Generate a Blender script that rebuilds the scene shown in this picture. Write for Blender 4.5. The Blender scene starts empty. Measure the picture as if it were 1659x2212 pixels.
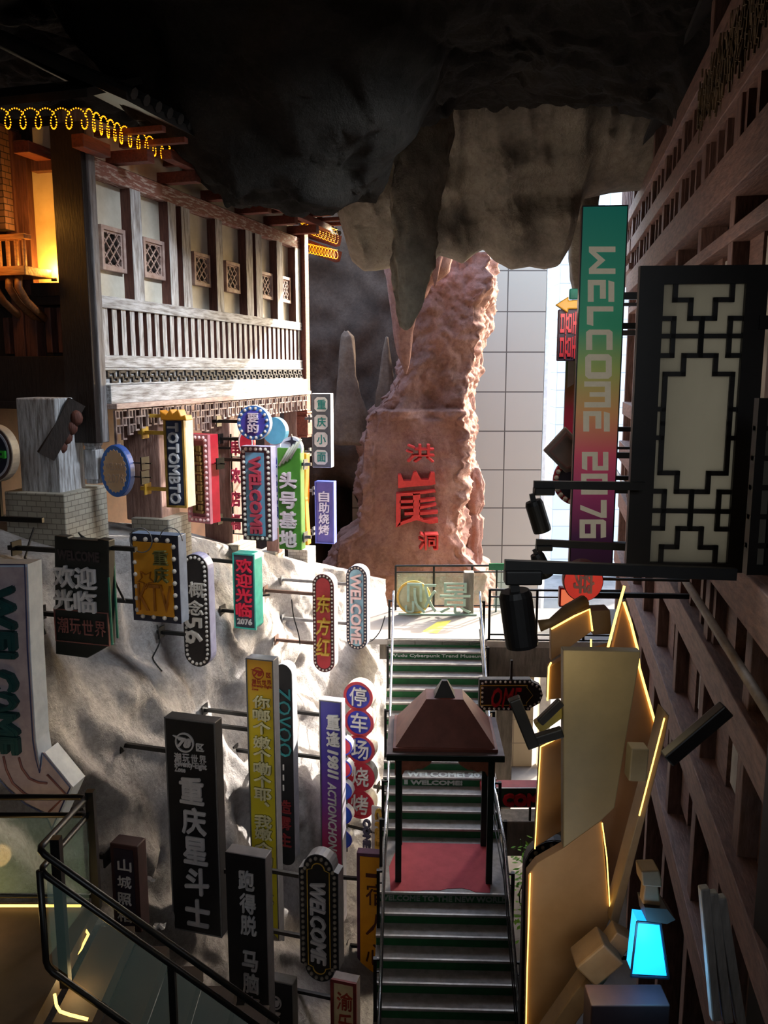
import bpy, math, random
from mathutils import Vector, noise
R = math.radians
random.seed(7)
sc = bpy.context.scene
COL = sc.collection
# ------------------------------------------------------------------ camera, sky, sun, exposure
H = 11.0                                  # eye height above the street at the foot of the stairs
F, CX, CY, TH = 1850.0, 829.5, 1106.0, R(9.5)
cam = bpy.data.objects.new('camera', bpy.data.cameras.new('camera'))
COL.objects.link(cam)
cam.location = (0, 0, H)
cam.rotation_euler = (R(90) - TH, 0, 0)
cam.data.sensor_fit = 'VERTICAL'
cam.data.sensor_height = 36.0
cam.data.lens = 36.0 * F / 2212.0
cam.data.clip_end = 400
sc.camera = cam
sc.view_settings.view_transform = 'Standard'
sc.view_settings.look = 'None'
sc.view_settings.exposure = 0.75
sc.view_settings.gamma = 1.0
wd = bpy.data.worlds.new('sky')
sc.world = wd
wd.use_nodes = True
wn = wd.node_tree
bg = wn.nodes['Background']
sky = wn.nodes.new('ShaderNodeTexSky')
sky.sky_type = 'NISHITA'
sky.sun_disc = False
sky.sun_elevation = R(30)
sky.sun_rotation = R(42)
sky.air_density = 1.2
sky.dust_density = 3.0
wn.links.new(sky.outputs[0], bg.inputs[0])
bg.inputs[1].default_value = 1.3
SUN_AZ, SUN_EL = R(42), R(27.5)
SDIR = Vector((math.sin(SUN_AZ) * math.cos(SUN_EL), math.cos(SUN_AZ) * math.cos(SUN_EL), math.sin(SUN_EL)))
sl = bpy.data.lights.new('sun', 'SUN')
sl.energy = 10
sl.angle = R(0.6)
sl.color = (1, .93, .84)
so = bpy.data.objects.new('sun', sl)
COL.objects.link(so)
so.rotation_euler = SDIR.to_track_quat('Z', 'Y').to_euler()
so.location = (10, 30, 40)
# added soft fill lamps, unseen: high on the right, and weakly behind the viewer
def area(name, loc, aim, sx, sy, energy, col, spread):
    al = bpy.data.lights.new(name, 'AREA')
    al.shape, al.size, al.size_y, al.energy, al.color, al.spread = 'RECTANGLE', sx, sy, energy, col, R(spread)
    ao = bpy.data.objects.new(name, al)
    COL.objects.link(ao)
    ao.location = Vector(loc) + Vector((0, 0, H))
    ao.rotation_euler = (Vector(loc) - Vector(aim)).to_track_quat('Z', 'Y').to_euler()
area('right_fill', (2.7, 10.0, 4.75), (-3.2, 14.6, -1.6), 2.6, .9, 105, (.84, .92, 1), 58)
area('viewer_fill', (.6, -3.5, 1.6), (-2.4, 13.5, -4.0), 3.0, 1.4, 18, (.88, .94, 1), 64)
# ------------------------------------------------------------------ geometry helpers
C0 = Vector((0, 0, H))
ZV = Vector((0, 0, 1))
def ray(px, py):
    a, b = (px - CX) / F, -(py - CY) / F
    return Vector((a, math.cos(TH) + b * math.sin(TH), -math.sin(TH) + b * math.cos(TH)))
def at(px, py, Y):
    r = ray(px, py)
    return C0 + r * (Y / r.y)
def atz(px, py, z):
    r = ray(px, py)
    return C0 + r * ((z - H) / r.z)
class Frame:
    """local x = u (to the right on the face), local y = d (into the thing), local z = v (up)"""
    def __init__(s, o, phi):
        s.o, s.phi = Vector(o), phi
        s.u = Vector((math.cos(phi), math.sin(phi), 0))
        s.d = Vector((-math.sin(phi), math.cos(phi), 0))
    def w(s, u, d, v):
        return s.o + s.u * u + s.d * d + ZV * v
    def l(s, p):
        q = p - s.o
        return (q.dot(s.u), q.dot(s.d), q.z)
    def px(s, px, py, d=0.0):
        r = ray(px, py)
        P = s.o + s.d * d
        q = C0 + r * ((P - C0).dot(s.d) / r.dot(s.d)) - s.o
        return q.dot(s.u), q.z
W0 = Frame((0, 0, 0), 0)
FRM = {}
class MB:
    def __init__(s):
        s.v, s.f = [], []
    def add(s, vs, fs):
        n = len(s.v)
        s.v += [Vector(p) for p in vs]
        s.f += [tuple(i + n for i in q) for q in fs]
        return s
    def box(s, fr, u0, u1, d0, d1, v0, v1):
        if u0 > u1: u0, u1 = u1, u0
        if d0 > d1: d0, d1 = d1, d0
        if v0 > v1: v0, v1 = v1, v0
        p = [fr.w(u, d, v) for v in (v0, v1) for u, d in ((u0, d0), (u1, d0), (u1, d1), (u0, d1))]
        return s.add(p, [(3, 2, 1, 0), (4, 5, 6, 7), (0, 1, 5, 4), (1, 2, 6, 5), (2, 3, 7, 6), (3, 0, 4, 7)])
    def prism(s, fr, poly, d0, d1):
        a = sum(poly[i][0] * poly[(i + 1) % len(poly)][1] - poly[(i + 1) % len(poly)][0] * poly[i][1] for i in range(len(poly)))
        if a < 0: poly = poly[::-1]
        n = len(poly)
        p = [fr.w(u, d0, v) for u, v in poly] + [fr.w(u, d1, v) for u, v in poly]
        return s.add(p, [tuple(range(n)), tuple(range(2 * n - 1, n - 1, -1))] + [(i, n + i, n + (i + 1) % n, (i + 1) % n) for i in range(n)])
    def ring(s, fr, poly, inner, d0, d1):
        """frame between two outlines with the same point count"""
        n = len(poly)
        p = [fr.w(u, d, v) for d in (d0, d1) for q in (poly, inner) for u, v in q]
        fs = []
        for i in range(n):
            j = (i + 1) % n
            fs += [(i, j, n + j, n + i), (2 * n + j, 2 * n + i, 3 * n + i, 3 * n + j), (j, i, 2 * n + i, 2 * n + j), (n + i, n + j, 3 * n + j, 3 * n + i)]
        return s.add(p, fs)
    def bar(s, a, b, w, h=None, up=ZV):
        """square bar from a to b"""
        a, b = Vector(a), Vector(b)
        h = h or w
        t = (b - a).normalized()
        if abs(t.dot(up)) > .98: up = Vector((0, 1, 0))
        x = t.cross(up).normalized() * (w / 2)
        y = x.cross(t).normalized() * (h / 2)
        p = [q + sx * x + sy * y for q in (a, b) for sx, sy in ((-1, -1), (1, -1), (1, 1), (-1, 1))]
        return s.add(p, [(0, 1, 2, 3), (7, 6, 5, 4), (1, 0, 4, 5), (2, 1, 5, 6), (3, 2, 6, 7), (0, 3, 7, 4)])
    def tube(s, pts, r, n=8):
        pts = [Vector(p) for p in pts]
        m = len(pts)
        vs = []
        x = None
        for i, p in enumerate(pts):
            t = (pts[min(i + 1, m - 1)] - pts[max(i - 1, 0)]).normalized()
            if x is None:
                x = t.cross(ZV if abs(t.z) < .9 else Vector((1, 0, 0))).normalized()
            else:
                x = (x - t * x.dot(t)).normalized()
            y = t.cross(x)
            rr = r[i] if isinstance(r, (list, tuple)) else r
            vs += [p + (x * math.cos(6.28319 * k / n) + y * math.sin(6.28319 * k / n)) * rr for k in range(n)]
        fs = [(i * n + k, i * n + (k + 1) % n, (i + 1) * n + (k + 1) % n, (i + 1) * n + k) for i in range(m - 1) for k in range(n)]
        fs += [tuple(range(n - 1, -1, -1)), tuple(range((m - 1) * n, m * n))]
        return s.add(vs, fs)
    def ball(s, c, r, seg=8, rings=5, sq=(1, 1, 1)):
        c = Vector(c)
        vs = [c + Vector((0, 0, r * sq[2]))]
        for i in range(1, rings):
            t = math.pi * i / rings
            vs += [c + Vector((r * sq[0] * math.sin(t) * math.cos(6.28319 * k / seg), r * sq[1] * math.sin(t) * math.sin(6.28319 * k / seg), r * sq[2] * math.cos(t))) for k in range(seg)]
        vs.append(c - Vector((0, 0, r * sq[2])))
        fs = [(0, 1 + k, 1 + (k + 1) % seg) for k in range(seg)]
        for i in range(rings - 2):
            b = 1 + i * seg
            fs += [(b + k, b + seg + k, b + seg + (k + 1) % seg, b + (k + 1) % seg) for k in range(seg)]
        b = 1 + (rings - 2) * seg
        fs += [(b + k, len(vs) - 1, b + (k + 1) % seg) for k in range(seg)]
        return s.add(vs, fs)
    def grid(s, nx, ny, fn):
        vs = [fn(i / (nx - 1), j / (ny - 1)) for j in range(ny) for i in range(nx)]
        return s.add(vs, [(j * nx + i, j * nx + i + 1, (j + 1) * nx + i + 1, (j + 1) * nx + i) for j in range(ny - 1) for i in range(nx - 1)])
    def build(s, name, m, parent=None, smooth=False, bevel=0, kind=None, label=None, cat=None, group=None):
        me = bpy.data.meshes.new(name)
        fr = FRM.get(parent.name) if parent else None
        if fr is None:
            lo = [min(p[i] for p in s.v) for i in range(3)]
            hi = [max(p[i] for p in s.v) for i in range(3)]
            fr = Frame(((lo[0] + hi[0]) / 2, (lo[1] + hi[1]) / 2, lo[2]), 0)
        me.from_pydata([fr.l(p) for p in s.v], [], s.f)
        me.update()
        ob = bpy.data.objects.new(name, me)
        COL.objects.link(ob)
        if m: me.materials.append(m)
        if smooth:
            for q in me.polygons: q.use_smooth = True
        if bevel:
            b = ob.modifiers.new('bevel', 'BEVEL')
            b.width, b.segments, b.limit_method = bevel, 2, 'ANGLE'
        if parent:
            ob.parent = parent
        else:
            ob.location = fr.o
        FRM[ob.name] = fr
        props(ob, label, cat, group, kind)
        return ob
def props(o, label=None, cat=None, group=None, kind=None):
    for k, v in (('label', label), ('category', cat), ('group', group), ('kind', kind)):
        if v: o[k] = v
    return o
def thing(name, label, cat, fr, group=None, kind=None):
    e = bpy.data.objects.new(name, None)
    e.empty_display_size = .1
    COL.objects.link(e)
    e.location, e.rotation_euler = fr.o, (0, 0, fr.phi)
    FRM[e.name] = fr
    return props(e, label, cat, group, kind)
def clone(o, parent, loc):
    c = o.copy()
    COL.objects.link(c)
    c.parent = parent
    c.location = loc
    return c
# ------------------------------------------------------------------ materials
def lin(h):
    h = h.lstrip('#')
    return tuple(((int(h[i:i + 2], 16) / 255 + .055) / 1.055) ** 2.4 if int(h[i:i + 2], 16) > 10 else int(h[i:i + 2], 16) / 255 / 12.92 for i in (0, 2, 4)) + (1,)
MATS = {}
def mat(key, c1, c2=None, rough=.6, scale=6, stretch=(1, 1, 1), bump=0, metal=0, emit=0, ecol=None, alpha=None, detail=6, thr=(.35, .65), spec=.4, trans=0):
    if key in MATS: return MATS[key]
    m = bpy.data.materials.new(key)
    m.use_nodes = True
    nt = m.node_tree
    N, L = nt.nodes, nt.links
    p = N['Principled BSDF']
    a = lin(c1)
    b = lin(c2) if c2 else tuple(x * .86 for x in a[:3]) + (1,)
    tc = N.new('ShaderNodeTexCoord')
    mp = N.new('ShaderNodeMapping')
    mp.inputs['Scale'].default_value = stretch
    nz = N.new('ShaderNodeTexNoise')
    nz.inputs['Scale'].default_value = scale
    nz.inputs['Detail'].default_value = detail
    nz.inputs['Roughness'].default_value = .62
    cr = N.new('ShaderNodeValToRGB')
    cr.color_ramp.elements[0].position, cr.color_ramp.elements[1].position = thr
    cr.color_ramp.elements[0].color, cr.color_ramp.elements[1].color = b, a
    L.new(tc.outputs['Object'], mp.inputs[0])
    L.new(mp.outputs[0], nz.inputs['Vector'])
    L.new(nz.outputs['Fac'], cr.inputs[0])
    L.new(cr.outputs[0], p.inputs['Base Color'])
    p.inputs['Roughness'].default_value = rough
    p.inputs['Metallic'].default_value = metal
    p.inputs['Specular IOR Level'].default_value = spec
    if bump:
        bp = N.new('ShaderNodeBump')
        bp.inputs['Strength'].default_value = bump
        bp.inputs['Distance'].default_value = .05
        L.new(nz.outputs['Fac'], bp.inputs['Height'])
        L.new(bp.outputs[0], p.inputs['Normal'])
    if emit:
        p.inputs['Emission Color'].default_value = lin(ecol or c1)
        p.inputs['Emission Strength'].default_value = emit
    if trans:
        t = N.new('ShaderNodeBsdfTranslucent')
        t.inputs[0].default_value = a
        mx = N.new('ShaderNodeMixShader')
        mx.inputs[0].default_value = trans
        L.new(p.outputs[0], mx.inputs[1])
        L.new(t.outputs[0], mx.inputs[2])
        L.new(mx.outputs[0], N['Material Output'].inputs[0])
    if alpha is not None:
        tb = N.new('ShaderNodeBsdfTransparent')
        mx = N.new('ShaderNodeMixShader')
        mx.inputs[0].default_value = alpha
        L.new(tb.outputs[0], mx.inputs[1])
        L.new(p.outputs[0], mx.inputs[2])
        L.new(mx.outputs[0], N['Material Output'].inputs[0])
    MATS[key] = m
    return m
def ramp_mat(key, stops, axis=2, rough=.45, emit=0):
    """printed colour gradient along the sheet (generated coordinates of the part)"""
    m = bpy.data.materials.new(key)
    m.use_nodes = True
    N, L = m.node_tree.nodes, m.node_tree.links
    p = N['Principled BSDF']
    tc = N.new('ShaderNodeTexCoord')
    sp = N.new('ShaderNodeSeparateXYZ')
    cr = N.new('ShaderNodeValToRGB')
    e = cr.color_ramp.elements
    while len(e) < len(stops): e.new(.5)
    for q, (pos, c) in zip(e, stops):
        q.position, q.color = pos, lin(c)
    L.new(tc.outputs['Generated'], sp.inputs[0])
    L.new(sp.outputs[axis], cr.inputs[0])
    L.new(cr.outputs[0], p.inputs['Base Color'])
    p.inputs['Roughness'].default_value = rough
    if emit:
        L.new(cr.outputs[0], p.inputs['Emission Color'])
        p.inputs['Emission Strength'].default_value = emit
    MATS[key] = m
    return m
def rock_mat(key, c1, c2, c3, bump=.6, sc_=1.0, bd=.06):
    m = bpy.data.materials.new(key)
    m.use_nodes = True
    N, L = m.node_tree.nodes, m.node_tree.links
    p = N['Principled BSDF']
    tc = N.new('ShaderNodeTexCoord')
    def nz(s, d, r=.65):
        n = N.new('ShaderNodeTexNoise')
        n.inputs['Scale'].default_value = s * sc_
        n.inputs['Detail'].default_value = d
        n.inputs['Roughness'].default_value = r
        L.new(tc.outputs['Object'], n.inputs['Vector'])
        return n
    big, fine = nz(.8, 5), nz(9, 8, .75)
    cr = N.new('ShaderNodeValToRGB')
    e = cr.color_ramp.elements
    e.new(.5)
    for q, pos, c in zip(e, (.3, .5, .7), (c2, c1, c3)):
        q.position, q.color = pos, lin(c)
    L.new(big.outputs['Fac'], cr.inputs[0])
    cr2 = N.new('ShaderNodeValToRGB')
    cr2.color_ramp.elements[0].position, cr2.color_ramp.elements[1].position = .34, .6
    cr2.color_ramp.elements[0].color = (.62, .59, .57, 1)
    cr2.color_ramp.elements[1].color = (1, 1, 1, 1)
    L.new(fine.outputs['Fac'], cr2.inputs[0])
    mx = N.new('ShaderNodeMixRGB')
    mx.blend_type = 'MULTIPLY'
    mx.inputs[0].default_value = .8
    L.new(cr.outputs[0], mx.inputs[1])
    L.new(cr2.outputs[0], mx.inputs[2])
    L.new(mx.outputs[0], p.inputs['Base Color'])
    p.inputs['Roughness'].default_value = .9
    p.inputs['Specular IOR Level'].default_value = .2
    b1 = N.new('ShaderNodeBump')
    b1.inputs['Strength'].default_value = bump
    b1.inputs['Distance'].default_value = bd
    L.new(fine.outputs['Fac'], b1.inputs['Height'])
    L.new(b1.outputs[0], p.inputs['Normal'])
    MATS[key] = m
    return m
def brick_mat(key, c1, c2, mortar, scale=5.0, off=.5, bw=.5, bh=.25, ms=.02, bump=.5):
    m = bpy.data.materials.new(key)
    m.use_nodes = True
    N, L = m.node_tree.nodes, m.node_tree.links
    p = N['Principled BSDF']
    tc = N.new('ShaderNodeTexCoord')
    sx = N.new('ShaderNodeSeparateXYZ')
    ad = N.new('ShaderNodeMath')
    cb = N.new('ShaderNodeCombineXYZ')
    L.new(tc.outputs['Object'], sx.inputs[0])
    L.new(sx.outputs[0], ad.inputs[0])
    L.new(sx.outputs[1], ad.inputs[1])
    L.new(ad.outputs[0], cb.inputs[0])
    L.new(sx.outputs[2], cb.inputs[1])
    b = N.new('ShaderNodeTexBrick')
    b.offset = off
    b.inputs['Scale'].default_value = scale
    b.inputs['Color1'].default_value = lin(c1)
    b.inputs['Color2'].default_value = lin(c2)
    b.inputs['Mortar'].default_value = lin(mortar)
    b.inputs['Brick Width'].default_value = bw
    b.inputs['Row Height'].default_value = bh
    b.inputs['Mortar Size'].default_value = ms
    L.new(cb.outputs[0], b.inputs['Vector'])
    L.new(b.outputs['Color'], p.inputs['Base Color'])
    p.inputs['Roughness'].default_value = .7
    if bump:
        bp = N.new('ShaderNodeBump')
        bp.invert = True
        bp.inputs['Strength'].default_value = bump
        bp.inputs['Distance'].default_value = .03
        L.new(b.outputs['Fac'], bp.inputs['Height'])
        L.new(bp.outputs[0], p.inputs['Normal'])
    MATS[key] = m
    return m
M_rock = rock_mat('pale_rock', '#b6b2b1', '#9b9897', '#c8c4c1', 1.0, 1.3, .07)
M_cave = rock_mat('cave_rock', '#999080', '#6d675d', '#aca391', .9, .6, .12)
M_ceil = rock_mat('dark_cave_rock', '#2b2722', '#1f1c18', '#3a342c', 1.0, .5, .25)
M_red = rock_mat('red_rock', '#9d7365', '#836052', '#ab8475', .8)
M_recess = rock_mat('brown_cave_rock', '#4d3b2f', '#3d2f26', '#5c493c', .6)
M_stalag = rock_mat('tan_stalagmite_rock', '#75604f', '#624e42', '#85705f', .5)
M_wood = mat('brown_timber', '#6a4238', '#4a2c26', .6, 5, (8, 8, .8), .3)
M_weather = mat('weathered_timber', '#c3c5ca', '#7d7876', .75, 4, (.7, 6, 6), .5, thr=(.35, .6))
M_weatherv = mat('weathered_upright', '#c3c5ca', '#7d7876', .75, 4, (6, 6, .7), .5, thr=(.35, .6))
M_flake = mat('flaking_red_timber', '#8d5e54', '#c0b2ab', .7, 5, (1, 6, 6), .5, thr=(.40, .5))
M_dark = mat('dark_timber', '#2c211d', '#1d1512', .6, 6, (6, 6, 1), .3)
M_red_t = mat('red_brown_timber', '#7d4334', '#5e3027', .5, 5, (1, 6, 6), .2)
M_plaster = mat('pale_plaster', '#d2cdc0', '#beb8a9', .8, 3, bump=.1)
M_black = mat('black_metal', '#121212', '#0a0a0a', .4, 8)
M_blackp = mat('black_sign_face', '#131316', '#0d0d10', .5, 8)
M_grey = mat('grey_metal', '#6d6d70', '#58585b', .45, 8)
M_silver = mat('brushed_steel', '#b8bcc0', '#8f9498', .25, 8, (1, 1, 20), metal=.9)
M_white = mat('white_paint', '#dcdad6', '#c6c3be', .5, 6)
M_offw = mat('grey_white_letter', '#c9c6c8', '#b3b0b3', .5, 6)
M_bulb = mat('unlit_bulb', '#d8cfc4', '#b8aea4', .2, 10)
M_conc = mat('stained_concrete', '#8d857a', '#6b645b', .85, 3, (3, 3, .6), .3)
M_glass = mat('clear_glass', '#a9cfc6', '#a0c6be', .05, 2, alpha=.16, spec=.6)
M_cable = mat('black_cable', '#1a1817', '#110f0f', .6, 6)
M_led = mat('warm_led_strip', '#ffd98a', '#ffcf74', .5, 4, emit=2.2, ecol='#ffc860')
M_gold = mat('gold_letter', '#d8b04a', '#b58a2c', .4, 6)
# ------------------------------------------------------------------ lettering
_G = {}
def glyph(s, bold):
    k = (s, bold)
    if k in _G: return _G[k]
    c = bpy.data.curves.new('letters', 'FONT')
    c.body, c.size, c.extrude, c.resolution_u = s, 1.0, .5, 2
    o = bpy.data.objects.new('letters', c)
    COL.objects.link(o)
    bpy.context.view_layer.update()
    me = bpy.data.meshes.new_from_object(o.evaluated_get(bpy.context.evaluated_depsgraph_get()))
    vs = [tuple(v.co) for v in me.vertices]
    fs = [tuple(p.vertices) for p in me.polygons]
    bpy.data.objects.remove(o)
    bpy.data.curves.remove(c)
    bpy.data.meshes.remove(me)
    V, Q = [], []
    offs = [(0, 0)] if not bold else [(bold * math.cos(a), bold * math.sin(a)) for a in (.3, 1.35, 2.4, 3.44, 4.49, 5.54)]
    for dx, dy in offs:
        n = len(V)
        V += [(x + dx, y + dy, z + .05 * len(V) / max(1, len(vs))) for x, y, z in vs]
        Q += [tuple(i + n for i in f) for f in fs]
    _G[k] = (V, Q)
    return _G[k]
def text(mb, fr, s, box, d=0.0, t=.02, rot=0, bold=0, shear=0, mirror=False, uv=False):
    """letters fitted to a box; rot=1 turns the line a quarter clockwise (reads downwards)"""
    x0, y0, x1, y1 = box
    if uv:
        u0, v0, u1, v1 = box
    else:
        xm, ym = (x0 + x1) / 2, (y0 + y1) / 2
        u0, u1 = fr.px(x0, ym, d)[0], fr.px(x1, ym, d)[0]
        v0, v1 = fr.px(xm, y1, d)[1], fr.px(xm, y0, d)[1]
    if bold and any(ord(c) > 0x2e80 for c in s): bold *= .62
    V, Q = glyph(s, bold)
    if not V: return
    P = [(x + shear * y, y, z) for x, y, z in V]
    if rot: P = [(y, -x, z) for x, y, z in P]
    ax, bx = min(p[0] for p in P), max(p[0] for p in P)
    ay, by = min(p[1] for p in P), max(p[1] for p in P)
    sx, sy = (u1 - u0) / max(bx - ax, 1e-6), (v1 - v0) / max(by - ay, 1e-6)
    out = []
    for x, y, z in P:
        k = (x - ax) * sx
        out.append(fr.w(u1 - k if mirror else u0 + k, d - t * (z + .5), v0 + (y - ay) * sy))
    mb.add(out, [q[::-1] for q in Q] if mirror else Q)
def column(mb, fr, s, box, d=0.0, t=.02, bold=.03, gap=.12):
    x0, y0, x1, y1 = box
    n = len(s)
    h = (y1 - y0) / (n + (n - 1) * gap)
    for i, ch in enumerate(s):
        if ch == ' ': continue
        a = y0 + i * h * (1 + gap)
        text(mb, fr, ch, (x0, a, x1, a + h), d, t, 0, bold)
# ------------------------------------------------------------------ outlines
def rectp(u0, v0, u1, v1):
    return [(u0, v0), (u1, v0), (u1, v1), (u0, v1)]
def stadium(u0, v0, u1, v1, n=12):
    r, c = (u1 - u0) / 2, (u0 + u1) / 2
    a = [(c + r * math.cos(math.pi * k / n), v1 - r + r * math.sin(math.pi * k / n)) for k in range(n + 1)]
    return a + [(c - r * math.cos(math.pi * k / n), v0 + r - r * math.sin(math.pi * k / n)) for k in range(n + 1)]
def circ(u, v, r, n=28, ry=None):
    return [(u + r * math.cos(6.28319 * k / n), v + (ry or r) * math.sin(6.28319 * k / n)) for k in range(n)]
def along(poly, n, closed=True):
    q = poly + [poly[0]] if closed else poly
    L = [0]
    for a, b in zip(q, q[1:]): L.append(L[-1] + math.dist(a, b))
    out = []
    for k in range(n):
        s = L[-1] * (k + .5) / n
        i = max(j for j in range(len(L) - 1) if L[j] <= s)
        f = (s - L[i]) / max(L[i + 1] - L[i], 1e-9)
        out.append((q[i][0] + (q[i + 1][0] - q[i][0]) * f, q[i][1] + (q[i + 1][1] - q[i][1]) * f))
    return out
def scale_poly(poly, k, ky=None):
    cx, cy = sum(p[0] for p in poly) / len(poly), sum(p[1] for p in poly) / len(poly)
    return [(cx + (p[0] - cx) * k, cy + (p[1] - cy) * (ky or k)) for p in poly]
def bulbs(parent, pts, r, d, m=None):
    mb = MB()
    mb.ball((0, 0, 0), r, 8, 6)
    me = bpy.data.meshes.new('bulb')
    me.from_pydata([tuple(p) for p in mb.v], [], mb.f)
    me.materials.append(m or M_bulb)
    for q in me.polygons: q.use_smooth = True
    for u, v in pts:
        o = bpy.data.objects.new('bulb', me)
        COL.objects.link(o)
        o.parent = parent
        o.location = (u, d, v)
# ------------------------------------------------------------------ the cliff's shape, shared by what is bolted to it
def pw(x, xs, ys):
    if x <= xs[0]: return ys[0]
    for a, b, c, d in zip(xs, xs[1:], ys, ys[1:]):
        if x <= b: return c + (d - c) * (x - a) / (b - a)
    return ys[-1]
def cliff_x(Y, z):
    zr = z - H
    k = pw(zr, (-11, -9.5, -8.5, -6.5, -5, -4, -2.5), (3.7, 2.3, 1.9, 1.25, .85, .4, 0))
    n = noise.noise(Vector((Y * .5, zr * .45, 3.1))) * .36 + noise.noise(Vector((Y * 1.3 + zr * .5, zr * 1.1, 7.7))) * .2
    rd = abs(noise.noise(Vector((Y * .8 + zr * .8, zr * .35 - Y * .3, 1.7)))) * -.32
    return -4.1 + .2877 * (Y - 12) + k + n + rd + .1
# ================================================================== THE SETTING
MB().box(W0, -14, 14, -8, 60, -.3, 0).build('ground', mat('street_paving', '#6f6a66', '#5b5753', .8, 2), kind='structure')
# --- left cliff with the ledge on top of it
def ztop(Y):
    return H + pw(Y, (4, 12, 14, 16, 19, 22.5), (-2.2, -2.45, -2.75, -3.35, -4.4, -5.6))
HOLES = [(12.3, -5.4), (12.9, -6.1), (14.6, -4.7), (10.8, -6.6), (14.4, -7.7), (14.2, -8.3), (16.6, -5.9), (13.4, -6.9), (17.2, -5.2), (15.0, -5.4), (9.4, -6.0), (13.9, -4.3)]
def cliff_pt(i, j):
    Y = 4.5 + 18 * i
    zt = ztop(Y)
    if j < .78:
        z = zt * (j / .78)
        x = cliff_x(Y, z)
        f = noise.fractal(Vector((Y * 2.2, z * 1.6, 4)), .8, 2.1, 5) * .07 + noise.noise(Vector((Y * 7, z * 6, 1))) * .018
        for hy, hz in HOLES:
            q = ((Y - hy) / .1) ** 2 + ((z - H - hz) / .13) ** 2
            if q < 6: f -= .3 * math.exp(-q)
        return Vector((x + f, Y + noise.noise(Vector((Y * .7, z * .7, 9))) * .25, z))
    k = (j - .78) / .22
    n = noise.noise(Vector((Y * 1.1, k * 5, 2))) * .18
    x = cliff_x(Y, zt)
    return Vector((x - k * 5.5, Y, zt + .12 * math.sin(min(k * 8, 1.57)) + n * min(1, k * 6) + k * .5))
MB().grid(300, 190, cliff_pt).build('cliff_left', M_rock, smooth=True, kind='structure')
# --- cave ceiling: low over the left, higher over the stairs
def ceil_pt(i, j):
    X, Y = -13 + 25 * i, -9 + 31 * j
    B = 5.0 + .25 * noise.noise(Vector((X * .5, Y * .5, 0)))
    p = pw(X, (-4.6, -3.6, -2.75, -1.9, -.8, -.2, .2, .8, 1.8, 4.2, 4.8, 6), (5, 3.55, 2.75, 2.42, 2.40, 2.62, 3.2, 4.0, 4.4, 4.0, 3.4, 3.2))
    p += .16 * noise.noise(Vector((X * 1.6, Y * 1.6, 5))) - .18 * abs(noise.noise(Vector((X * 2.7, Y * 2.2, 12)))) + .08
    k = math.exp(-((Y - 13.5) / (1.7 if Y < 13.5 else 2.6)) ** 2)
    z = B - (B - p) * k + .13 * noise.fractal(Vector((X * 1.3, Y * 1.3, 2)), .75, 2.1, 6) - .22 * abs(noise.noise(Vector((X * .9 + Y * .3, Y * 1.5, 22))))
    f = noise.noise(Vector((X * 1.4, Y * 1.4, z * 1.4))), noise.noise(Vector((Y * 1.3 + 9, z * 1.5, X * 1.2)))
    return Vector((X + .22 * f[0], Y + .22 * f[1], H + z + .07 * noise.noise(Vector((X * 4, Y * 4, z * 4)))))
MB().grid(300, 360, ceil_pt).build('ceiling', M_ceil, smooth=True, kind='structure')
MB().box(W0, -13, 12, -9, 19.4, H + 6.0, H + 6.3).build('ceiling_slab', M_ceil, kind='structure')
MB().box(W0, -13.3, -13, -9, 34, 0, H + 7).build('wall_left', M_recess, kind='structure')
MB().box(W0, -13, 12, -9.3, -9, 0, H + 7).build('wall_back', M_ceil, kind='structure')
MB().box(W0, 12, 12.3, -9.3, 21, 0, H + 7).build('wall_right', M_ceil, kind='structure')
# --- hanging rock mass at the mouth of the cave
CURT = [(700, 415), (722, 440), (735, 480), (758, 560), (785, 583), (812, 582), (842, 576), (870, 560), (905, 556), (930, 570), (952, 548), (980, 556), (1003, 566), (1028, 545), (1048, 535), (1072, 560), (1108, 580), (1150, 573), (1182, 579), (1208, 574), (1228, 540), (1243, 470), (1262, 425), (1330, 410), (1450, 400)]
cw = [at(a, b, 19.0) for a, b in CURT]
def curt_bot(X):
    return pw(X, [p.x for p in cw], [p.z for p in cw])
def curt_pt(i, j):
    X = cw[0].x - 1.5 + (cw[-1].x + 1.5 - cw[0].x + 1.5) * i
    zb = curt_bot(X)
    zt = H + 6.0
    a = j * 2 - 1                       # -1 front top .. 0 bottom .. 1 back top
    t = abs(a) ** 1.25
    z = zb + (zt - zb) * t
    bulge = .6 * noise.noise(Vector((X * .9, z * .22, 3))) + .36 * abs(noise.noise(Vector((X * 1.7 + z * .3, z * .5, 8)))) + .07 * noise.fractal(Vector((X * 2.6, z * 1.6, 8)), .8, 2.1, 4) + .05 * abs(noise.noise(Vector((X * 1.5 + z * .6, z * 1.9 - X * .4, 15))))
    lip = .4 * noise.noise(Vector((X * .35, z * 1.3, 21))) * min(1, t * 3)
    th = .1 + 1.1 * math.sqrt(min(1, t * 3.2))
    Y = 19.2 + (-th if a < 0 else th) * (1 if a < 0 else .7) + (bulge + lip) * min(1, .15 + t * 4)
    if a < 0: Y -= 1.0 * max(0, (z - H - 3.4)) * .7
    return Vector((X, Y, z))
MB().grid(260, 150, curt_pt).build('hanging_rock_mass', M_cave, smooth=True, label='broad rough grey rock mass hanging from the cave ceiling above the alley mouth', cat='rock')
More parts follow.
